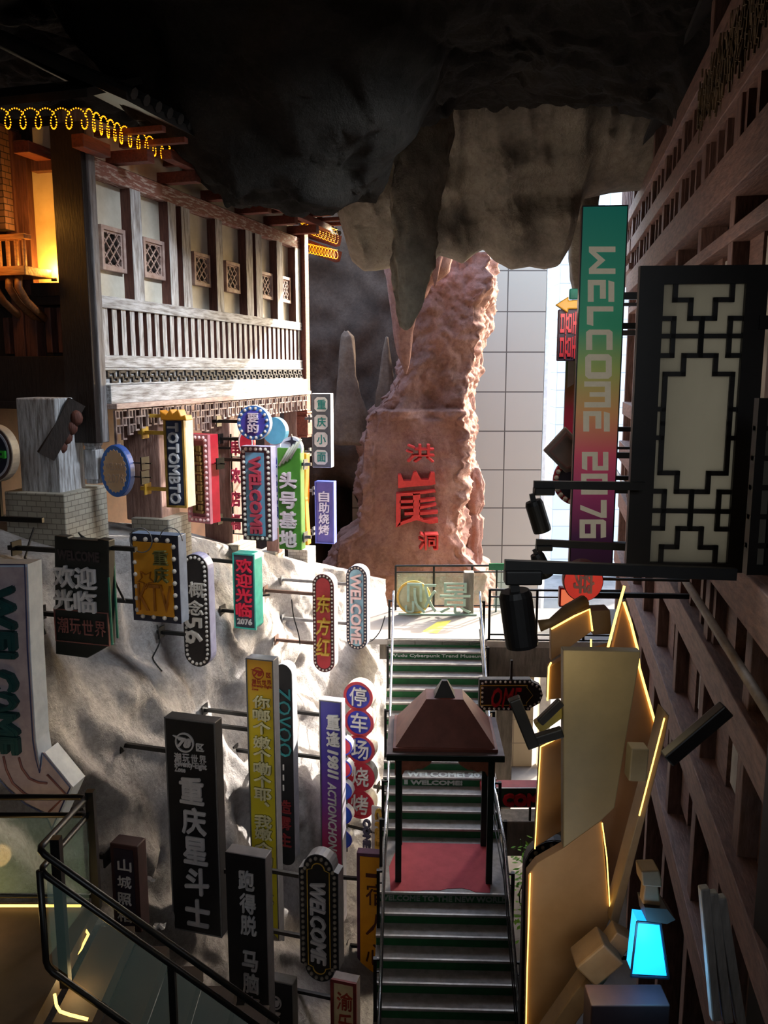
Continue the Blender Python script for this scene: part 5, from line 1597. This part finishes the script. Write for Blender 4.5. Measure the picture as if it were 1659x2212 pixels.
# envelope shaped sign
s = Sign('diamond_sign', 'grey diamond shaped sign with a folded inner line beside the gradient sign', (1174, 915, 1262, 1025), 9.8, 6)
P = lambda x, y: s.f.px(x, y)
di = [P(1174, 974), P(1222, 922), P(1262, 965), P(1262, 1010), P(1222, 1022)]
s.body(di, .1, mat('taupe_sheet', '#8d7f78', '#7b6e68', .5, 5))
s.rim(scale_poly(di, .8), scale_poly(di, .68), mat('dusky_line', '#8a6660', '#775650', .5, 6), -.02)
MB().box(s.f, s.b - .25, s.b + 1.8, .03, .07, s.h * .5, s.h * .55).build('bracket_arm', M_black, s.e)
# red round bulb sign, half hidden
s = Sign('round_bulb_sign', 'red rimmed round sign with white bulbs half hidden behind the diamond sign', (1195, 985, 1300, 1092), 10.2, 6)
c_ = circ(0, s.h / 2, s.w / 2, 36, s.h / 2)
s.body(c_, .1, M_dredd)
s.face(scale_poly(c_, .78), M_navy, -.006)
s.bulbs(scale_poly(c_, .88), 22, .03)
MB().box(s.f, 0, s.b + 1.5, .12, .16, s.h * .5, s.h * .5 + .05).build('bracket_arm', M_black, s.e)
# round red sign
s = Sign('red_round_sign', 'round red sign with a white sideways character below the gradient sign', (1217, 1212, 1304, 1300), 7.6, 4)
c_ = circ(0, s.h / 2, s.w / 2, 40, s.h / 2)
s.body(c_, .12, mat('dark_red_side', '#6e1d1d', '#5a1616', .5, 5))
s.face(scale_poly(c_, .95), mat('bright_red_face', '#d03a30', '#bd3028', .45, 4, emit=.3), -.006)
s.text('穿', (1238, 1238, 1284, 1281), mat('rose_letter', '#d8a8a4', '#c89692', .45, 6), 'character', .02, 1, .04)
MB().box(s.f, 0, s.b + .8, .13, .17, s.h * .45, s.h * .5).build('bracket_arm', M_black, s.e)
s = Sign('lit_red_sign', 'orange red glowing sign panel below the round red sign', (1208, 1270, 1246, 1312), 9.0, 4)
s.body(s.r, .1, M_dredd)
s.face(s.ins(.02), mat('glowing_orange_face', '#f08a6a', '#e67a5a', .4, 4, emit=.5, ecol='#f07850'), -.006)
MB().box(s.f, s.b - .02, s.b + 1.2, .03, .08, s.h * .5, s.h * .5 + .05).build('bracket_arm', M_black, s.e)
# open lattice shutter
M_pane = mat('milky_glass', '#8f8b80', '#7c786e', .6, 2, (1, 1, .4), trans=.55)
M_lat = mat('black_lattice_timber', '#15110f', '#0d0a09', .45, 6)
s = Sign('lattice_shutter', 'large open black lattice shutter with milky glass on the right', (1366, 574, 1636, 1234), 6.6, 4, 'shutter')
w_, h_ = s.w, s.h
u_ = lambda x: s.f.px(x, 900)[0]
v_ = lambda y: s.f.px(1500, y)[1]
ip = rectp(u_(1418), v_(1215), u_(1590), v_(614))
s.rim(s.r, ip, M_lat, -.03, .04, 'frame')
MB().box(s.f, ip[0][0] - .02, ip[1][0] + .02, .012, .02, ip[0][1] - .02, ip[2][1] + .02).build('milky_pane', M_pane, s.e)
mb = MB()
def lat(pts, t=.035):
    for (x0, y0), (x1, y1) in zip(pts, pts[1:]):
        a0, b0, a1, b1 = u_(x0), v_(y0), u_(x1), v_(y1)
        mb.box(s.f, min(a0, a1) - t / 2, max(a0, a1) + t / 2, -.015, .03, min(b0, b1) - t / 2, max(b0, b1) + t / 2)
def lat4(pts):
    for sx in (0, 1):
        for sy in (0, 1):
            lat([((2 * 1504 - x) if sx else x, (2 * 915 - y) if sy else y) for x, y in pts])
lat4([(1444, 612), (1444, 648), (1478, 648), (1478, 688), (1504, 688), (1504, 726)])
lat4([(1418, 688), (1444, 688), (1444, 726), (1444, 768)])
lat4([(1418, 726), (1504, 726), (1504, 768), (1470, 768), (1470, 808), (1432, 808), (1432, 915)])
lat4([(1418, 768), (1444, 768)])
lat4([(1418, 884), (1432, 884)])
mb.build('lattice', M_lat, s.e)
MB().box(s.f, s.b - .05, s.b + .25, -.05, .05, s.h * .2, s.h * .2 + .1).build('hinge', M_black, s.e)
MB().box(s.f, s.b - .05, s.b + .25, -.05, .05, s.h * .8, s.h * .8 + .1).build('hinge', M_black, s.e)
point('facade_fill', Vector((2.15, 9.6, H + .7)), 22, (1, .82, .7), .2)  # added unseen lamp that brightens the facade beams
area('shutter_fill', (2.5, 7.05, -.35), (2.45, 0, -.35), .8, 2.2, 16, (.95, .97, 1), 140)  # added unseen lamp behind the milky pane to lift its brightness
# near pillar behind the shutter and second shutter edge
MB().box(Frame((2.95, 5.9, H - 6), 0), 0, .3, 0, .3, 0, 9).build('pillar_right', M_lat, kind='structure')
s = Sign('lattice_shutter', 'edge of a second dark lattice shutter at the right frame edge', (1622, 860, 1760, 1240), 5.4, 0, 'shutter')
s.rim(s.r, s.ins(.06), M_lat, -.03, .04, 'frame')
mb = MB()
for k in range(1, 6): mb.box(s.f, s.a, s.b, -.01, .03, s.h * k / 6 - .015, s.h * k / 6 + .015)
mb.box(s.f, s.a + .12, s.a + .15, -.01, .03, 0, s.h)
mb.build('lattice', M_lat, s.e)
MB().box(s.f, s.a + .03, s.b, .012, .02, .03, s.h - .03).build('milky_pane', M_pane, s.e)
# spotlights on arms
M_spot = mat('black_spotlight', '#1b1a1a', '#121111', .5, 6)
def spot(label, ax0, ay0, ax1, ay1, Y, th, hx, hy, bx, by, r):
    a, b = at(ax0, ay0, Y), at(ax1, ay1, Y)
    t = thing('spotlight', label, 'spotlight', Frame(a, 0), 'spotlights on black arms')
    MB().bar(a, b + Vector((.15, 0, 0)), th * .7, th).build('arm', M_spot, t)
    p, q = at(hx, hy, Y), at(bx, by, Y)
    ax = (q - p).normalized()
    MB().box(Frame(a, 0), -.0, r * 2.2, -.05, .05, -r * 1.1, -.02).build('driver_box', M_spot, t, bevel=.01)
    MB().bar(Vector((p.x - ax.x * .04, p.y, a.z - r)), p, r * .55).build('swivel', M_spot, t)
    body = MB().tube([p, p + ax * .03, q - ax * .02, q], [r * .85, r, r, r * .96], 24).build('lamp_body', M_spot, t, smooth=False)
    MB().tube([q, q + ax * .004], r * .8, 24).build('lens', mat('dark_lens', '#3a3836', '#2d2b2a', .15, 6), body)
    return t
spot('large black cylinder spotlight hanging from the lowest and nearest black arm', 1090, 1222, 1530, 1240, 4.6, .065, 1112, 1276, 1128, 1395, .092)
spot('black cylinder spotlight on the uppermost black arm, in front of the beige panels', 1153, 1047, 1350, 1050, 6.4, .06, 1152, 1082, 1172, 1148, .07)
spot('small black spotlight on the middle black arm, mostly above the nearest arm', 1158, 1172, 1345, 1183, 7.2, .06, 1158, 1196, 1182, 1245, .062)
# ================================================================== BROWN SIGN BACKS WITH LED EDGES (lower right)
M_back = mat('tan_board_back', '#b8946a', '#a8845c', .6, 2)
M_backd = mat('olive_box_side', '#8a7d5e', '#7c7054', .55, 2)
M_backp = mat('pinkish_board_back', '#a8805f', '#987253', .6, 2)
def board(name, label, pts, Y, th, m, leds=(), psi=0, ledr=.008):
    f = Frame(at(pts[0][0], pts[0][1], Y), -R(psi))
    t = thing(name, label, 'sign board', f)
    poly = [f.px(x, y) for x, y in pts]
    MB().prism(f, poly, 0, th).build('board', m, t, bevel=.008)
    for l in leds:
        MB().tube([f.w(f.px(x, y)[0], -.012, f.px(x, y)[1]) for x, y in l], ledr, 6).build('led_strip', M_led, t, smooth=True)
    return t, f
board('sign_board', 'tan back board of a big sign with a glowing edge, highest of the boards', [(1190, 1358), (1273, 1315), (1279, 1364), (1240, 1392), (1190, 1428)], 7.2, .08, M_back, [[(1190, 1358), (1240, 1330), (1273, 1315), (1279, 1362)]])
board('sign_board', 'beige curved sign casing behind the highest tan board', [(1275, 1320), (1318, 1318), (1322, 1370), (1280, 1372)], 7.5, .2, mat('beige_casing', '#8d7a60', '#7d6b53', .6, 3))
board('sign_board', 'small tan board between the highest board and the olive box', [(1185, 1440), (1215, 1424), (1330, 1390), (1330, 1500), (1182, 1512)], 7.3, .08, M_back, [[(1190, 1430), (1185, 1440), (1182, 1512)], [(1276, 1380), (1276, 1402)]])
board('sign_board', 'tan board with glowing slanted top left of the olive box', [(1167, 1612), (1222, 1585), (1222, 1790), (1155, 1832)], 6.9, .08, M_back, [[(1167, 1612), (1222, 1585)], [(1167, 1612), (1155, 1832)]], ledr=.005)
board('sign_board', 'large lower tan board with rivet line at the bottom edge', [(1217, 1832), (1300, 1772), (1318, 1985), (1260, 2120), (1135, 2330), (1140, 1890), (1160, 1865)], 6.3, .1, M_back, [[(1300, 1776), (1310, 1850), (1317, 1965)], [(1145, 1885), (1138, 2100), (1134, 2300)]], ledr=.005)
board('sign_board', 'long pinkish board behind the olive box with a bright glowing outer edge', [(1346, 1300), (1375, 1400), (1422, 1590), (1380, 1760), (1320, 1990), (1296, 1770), (1300, 1500)], 6.9, .06, M_backp, [[(1347, 1300), (1362, 1345), (1376, 1400), (1380, 1440), (1422, 1588)], [(1348, 1265), (1330, 1330), (1311, 1404)]], ledr=.011)
board('sign_board', 'long slanted pale edged board running down to the glowing blue lamp', [(1437, 1538), (1446, 1546), (1436, 1600), (1335, 2000), (1318, 1990), (1422, 1600)], 6.2, .18, mat('pale_brown_edge', '#9a8468', '#877257', .5, 4), [[(1434, 1550), (1420, 1605), (1380, 1760)]], ledr=.006)
t, f = board('sign_box', 'big olive beige sign box seen from its blank back', [(1217, 1405), (1385, 1408), (1352, 1600), (1328, 1745), (1300, 1772), (1217, 1832)], 6.0, .1, M_backd)
def beam(name, label, x0, y0, x1, y1, Y, w, m, Y1=None):
    return MB().bar(at(x0, y0, Y), at(x1, y1, Y1 or Y), w, w).build(name, m, bevel=.01, label=label, cat=name.split('_')[-1])
M_beam = mat('brown_box_beam', '#7d6548', '#6c563c', .55, 4)
beam('box_beam', 'thick brown slanted beam with a joint block below the large tan board', 1345, 2010, 1120, 2330, 5.7, .15, M_beam)
MB().bar(at(1318, 2040, 5.6), at(1258, 2090, 5.6), .22, .22).build('joint_block', M_beam, bevel=.015, label='brown joint block on the slanted beam below the large tan board', cat='block')
beam('angle_bracket', 'black angled bracket arm hanging in front of the olive box, long lower arm', 1110, 1508, 1152, 1612, 5.7, .085, M_spot)
beam('angle_bracket', 'short black bracket arm joining the angled bracket to the olive box', 1150, 1600, 1215, 1580, 5.75, .07, M_spot)
beam('angle_bracket', 'slanted black bar from the angled bracket up to the tan boards', 1165, 1560, 1212, 1515, 5.9, .06, M_spot)
beam('yellow_bracket', 'crumpled yellow plate behind the black angled bracket', 1160, 1570, 1215, 1530, 6.1, .09, mat('yellow_plate', '#9a8a3c', '#877830', .5, 5))
MB().tube([at(1165, 1352, 6.8), at(1190, 1345, 6.8), at(1225, 1318, 6.9), at(1262, 1300, 7.0)], [.05, .035, .05, .06], 10).build('curved_bracket', M_beam, smooth=True, label='curved brown bracket arm left of the highest tan board', cat='bracket')
beam('junction_box', 'small beige junction box on the slanted pale edged board', 1378, 1610, 1372, 1680, 5.9, .13, mat('beige_plastic', '#8f8670', '#7f7661', .5, 4))
# blue glowing lantern
lf = Frame(at(1400, 2050, 5.2), 0)
lt = thing('wall_lantern', 'blue glowing trapezoid lantern with a brown bracket at the lower right', 'lamp', lf)
P = lambda x, y: lf.px(x, y)
q = [P(1378, 1992), P(1424, 1996), P(1440, 2108), P(1366, 2104)]
MB().prism(lf, q, 0, .14).build('lit_glass', mat('blue_lit_glass', '#2aa8ff', '#1f9cf5', .4, 2, emit=1.0, ecol='#18a0ff'), lt)
mb = MB()
pw_ = [P(1376, 1990), P(1426, 1994), P(1444, 2112), P(1362, 2108)]
for a, b in zip(pw_, pw_[1:] + pw_[:1]):
    mb.bar(lf.w(a[0], -.005, a[1]), lf.w(b[0], -.005, b[1]), .012)
mb.build('lantern_frame', mat('dark_blue_metal', '#16202c', '#101822', .4, 5), lt)
q = [P(1392, 1958), P(1440, 1962), P(1458, 1985), P(1440, 1994), P(1396, 1988)]
MB().prism(lf, q, -.01, .16).build('cap', mat('dark_bronze', '#3a322c', '#2d2621', .5, 5), lt)
MB().prism(lf, [P(1395, 1912), P(1424, 1914), P(1430, 1962), P(1390, 1958)], .02, .1).build('neck', M_beam, lt, bevel=.01)
MB().prism(lf, [P(1385, 1882), P(1424, 1880), P(1430, 1900), P(1430, 1918), P(1388, 1914)], .0, .14).build('bracket', M_beam, lt, bevel=.01)
point('lantern_light', lf.w(0, -.25, 0), 4, (.12, .55, 1), .08)
# dark pieces in the right lower corner
M_dp = mat('dark_grey_plank', '#8f8c89', '#75726f', .6, 5, (6, 6, 1))
for k, (a, b) in enumerate((((1520, 1915), (1545, 2200)), ((1538, 1925), (1572, 2205)), ((1556, 1935), (1600, 2210)))):
    beam('louver_plank', ('leftmost', 'middle', 'rightmost')[k] + ' of three grey slanted planks in the dark lower right corner', a[0], a[1], b[0], b[1], 4.9, .06, M_dp)
beam('dark_beam', 'heavy dark slanted beam crossing the dark lower right wall', 1440, 1640, 1570, 1530, 5.0, .09, M_lat)
MB().box(Frame(at(1330, 2172, 5.0), 0), -.16, .36, 0, .2, -1.2, .0).build('dark_cabinet', mat('maroon_board', '#3a292b', '#2c1f21', .6, 4), bevel=.01, label='dull maroon cabinet top under the blue lantern', cat='cabinet')
point('boards_light', at(1330, 1900, 5.6) + Vector((-.35, -.5, -.2)), 7, (1, .74, .42), .2)
point('boards_light', at(1290, 1450, 6.0) + Vector((-.3, -.5, .2)), 5, (1, .80, .48), .2)
# ================================================================== NEAR RAILING AND PLATFORM, LOWER LEFT
M_fl = mat('brown_platform', '#4a3c30', '#3a2f25', .7, 2, bump=.1)
A = at(188, 1722, 7.0); B = at(82, 1836, 5.9)
zf = A.z - 1.05
MB().box(W0, -6, A.x + .02, 4.6, 7.05, zf - .15, zf).build('floor', M_fl, kind='structure')
nr = thing('balcony_railing', 'black metal railing with clear glass around the near platform, turning down the stairs', 'railing', Frame(Vector((A.x, A.y, zf)), 0))
L0 = Vector((-5.8, 7.0, A.z)); E0 = at(600, 2205, 5.75)
drp = Vector((0, 0, -.17))
def rl(pts, r): MB().tube(pts, r, 12).build('rail', M_black, nr, smooth=True)
def fillet(pts, k=.06):
    out = [pts[0]]
    for a, b, c in zip(pts, pts[1:], pts[2:]):
        out += [b + (a - b).normalized() * k, b + ((a - b).normalized() + (c - b).normalized()) * k * .3, b + (c - b).normalized() * k]
    return out + [pts[-1]]
rl(fillet([L0, A, B, E0]), .026)
rl(fillet([L0 + drp, A + drp, B + drp, E0 + drp]), .024)
sl_ = (E0 - B)
bot = B + Vector((0, 0, -.98))
rl(fillet([B + drp, bot, bot + sl_]), .026)
for p in (A + Vector((.03, .0, .06)), Vector((B.x + .09, B.y + .12, B.z + .03)), L0):
    MB().bar(p, Vector((p.x, p.y, zf - .02)), .07, .07).build('post', M_black, nr)
for k in (.55, .9):
    p = B + sl_ * k
    MB().bar(p + drp, p + Vector((0, 0, -1.0)), .05).build('post', M_black, nr)
rl([L0 + Vector((0, 0, -.95)), A + Vector((0, 0, -.95))], .018)
g = MB().bar(L0 + Vector((0, .0, -.56)), A + Vector((-.06, 0, -.56)), .012, .72).build('glass_pane', M_glass, nr)
MB().bar(A + Vector((0, -.06, -.56)), Vector((B.x, B.y + .1, B.z - .56)), .012, .72).build('glass_pane', M_glass, nr)
p0, p1 = B + Vector((.05, 0, -.21)), B + sl_ * .53 + Vector((0, 0, -.17))
gp = [p0, p1, p1 + Vector((0, 0, -.78)), p0 + Vector((0, 0, -.74))]
mb = MB(); mb.add(gp + [q + Vector((0, .012, 0)) for q in gp], [(0, 1, 2, 3), (7, 6, 5, 4), (0, 4, 5, 1), (1, 5, 6, 2), (2, 6, 7, 3), (3, 7, 4, 0)]); mb.build('glass_pane', M_glass, nr)
p0, p1 = B + sl_ * .57 + Vector((0, 0, -.17)), B + sl_ * .9 + Vector((0, 0, -.17))
gp = [p0, p1, p1 + Vector((0, 0, -.78)), p0 + Vector((0, 0, -.78))]
mb = MB(); mb.add(gp + [q + Vector((0, .012, 0)) for q in gp], [(0, 1, 2, 3), (7, 6, 5, 4), (0, 4, 5, 1), (1, 5, 6, 2), (2, 6, 7, 3), (3, 7, 4, 0)]); mb.build('glass_pane', M_glass, nr)
# steps going down beside the railing
ns = thing('dark_steps', 'dark brown steps going down behind the near stair railing', 'stairs', Frame(Vector((A.x + .1, 6.0, zf)), 0))
for k in range(7):
    MB().box(W0, A.x + .05 + k * .3, A.x + .36 + k * .3, 5.85, 7.0, zf - .35 - .2 * k, zf - .2 * (k + 1)).build('step', M_fl, ns)
# led strips of the platform
for lab, pts in (('warm glowing light strip along the far edge of the near platform', [Vector((-5.8, 6.96, zf + .03)), Vector((A.x - .1, 6.96, zf + .03))]),
                 ('warm glowing light strip rising in a slant behind the near railing glass', [at(138, 2096, 6.3), at(175, 2050, 6.6), at(191, 2018, 6.7), at(184, 2008, 6.75)]),
                 ('warm glowing bent light strip at the foot of the near railing', [at(118, 2148, 5.8), at(122, 2172, 5.8), at(130, 2185, 5.8), at(150, 2192, 5.8), at(190, 2202, 5.8)])):
    MB().tube(pts, .012, 8).build('light_strip', M_led, smooth=True, label=lab, cat='light strip')
point('platform_light', Vector((A.x - 1.0, 6.6, zf + .25)), 5, (1, .6, .22), .1)
point('platform_light', at(160, 2100, 6.2), 3, (1, .7, .3), .1)
# ================================================================== CABLES AND LITTLE THINGS ON THE CLIFF
def cable(label, pix, name='cable', r=.016):
    pts = []
    for x, y, Y in pix: pts.append(at(x, y, Y))
    q = []
    for a, b, c, d in zip([pts[0]] + pts[:-2], pts[:-1], pts[1:], pts[2:] + [pts[-1]]):
        for k in range(6):
            t_ = k / 6
            q.append(.5 * ((2 * b) + (c - a) * t_ + (2 * a - 5 * b + 4 * c - d) * t_ * t_ + (3 * b - a - 3 * c + d) * t_ ** 3))
    q.append(pts[-1])
    for i, p in enumerate(q):
        x = cliff_x(p.y, p.z) + .05
        q[i] = Vector((max(p.x, x), p.y, p.z))
    MB().tube(q, r, 6).build(name, M_cable, smooth=True, label=label, cat='cable')
cable('black cable hanging down the rock beside the large brick pillar base', [(40, 1140, 11), (45, 1190, 10.8), (62, 1220, 10.6), (72, 1270, 10.5), (80, 1320, 10.4), (92, 1370, 10.3)])
cable('black cable looping down the rock behind the orange panel sign', [(160, 1150, 11.6), (200, 1175, 11.7), (236, 1230, 11.6), (255, 1270, 11.6), (270, 1300, 11.5)])
cable('thin black cable between the two arms of the red pill sign', [(630, 1295, 15.5), (634, 1330, 15.5), (645, 1370, 15.5), (648, 1392, 15.5)], r=.012)
cable('thin dark cable hanging beside the stairs near the blue pill sign', [(832, 1330, 16.9), (820, 1365, 16.8), (800, 1385, 16.7), (790, 1370, 16.6)], r=.012)
cable('loose cables lying on the rock below the pill sign with 56', [(340, 1350, 12.6), (345, 1385, 12.6), (330, 1420, 12.5), (322, 1450, 12.4)], r=.012)
M_pap = mat('white_paper', '#d8dade', '#c6c8cc', .7, 6)
for x, y, Y, lab in ((324, 1900, 9.9, 'crumpled white scrap caught on the bracket of the large black banner sign'), (345, 2000, 9.4, 'white paper scrap lying on the rock below the large black banner sign')):
    p = at(x, y, Y)
    mb = MB()
    rnd = random.Random(int(x))
    c = Vector((max(p.x, cliff_x(p.y, p.z) + .1), p.y, p.z))
    mb.grid(5, 5, lambda i, j: c + Vector(((i - .5) * .14, (j - .5) * .1, rnd.uniform(-.03, .03))))
    mb.build('paper_scrap', M_pap, label=lab, cat='paper')
# neon frame letters on the deck behind the glass
nf = Frame(FS.w(0, 1.9, 0), FS.phi)
t = thing('outline_letters', 'pale green outlined standing characters seen from behind through the deck glass', 'letters', nf)
M_ol = mat('pale_green_tube', '#adc9ba', '#9ab8a8', .4, 6)
mb = MB()
text(mb, nf, '景观', (.35, .05, 1.95, .82), 0, .03, 0, 0, uv=True, mirror=True)
mb.box(nf, .2, 2.1, 0, .04, 0, .04)
mb.build('tube_outline', M_ol, t)
nf = Frame(FS.w(.32, 2.0, 0), FS.phi)
t = thing('emoji_disc', 'pale yellow round disc standing on the deck behind the glass at the stair top', 'disc', nf)
MB().ring(nf, circ(.25, .42, .42, 32), circ(.25, .42, .37, 32), -.03, .03).build('disc_rim', mat('yellow_tube', '#d8b25a', '#c59f48', .5, 6), t)
MB().prism(nf, circ(.25, .42, .38, 32), -.01, .02).build('disc_face', mat('pale_yellow_face', '#b9b898', '#a8a787', .5, 5), t)

# small street plate by the deck and rusty stubs left in the rock
g0, g1 = at(1056, 1232, 20.4), at(1092, 1217, 20.4)
gf = Frame((g0.x, 20.4, g0.z), 0)
t = thing('street_plate', 'small green plate on a thin pole at the far right end of the deck railing', 'plate', gf)
MB().box(gf, 0, g1.x - g0.x, 0, .03, 0, g1.z - g0.z).build('plate', mat('plate_green', '#2f7a55', '#276848', .4, 5), t)
MB().box(gf, .18, .22, .03, .07, -1.2, g1.z - g0.z).build('pole', M_black, t)
for x, y, Y, lab in ((243, 1752, 9.7, 'rusty metal stub sticking out of the rock left of the large black banner sign'), (600, 1290, 15.6, 'rusty metal stub sticking out of the rock above the red pill sign arm')):
    p = at(x, y, Y)
    q = Vector((cliff_x(p.y, p.z) - .1, p.y, p.z))
    MB().bar(q, q + Vector((.42, -.05, .06)), .035).box(Frame(q + Vector((.1, 0, 0)), 0), 0, .03, -.08, .08, -.08, .1).build('metal_stub', M_cable, label=lab, cat='bracket')
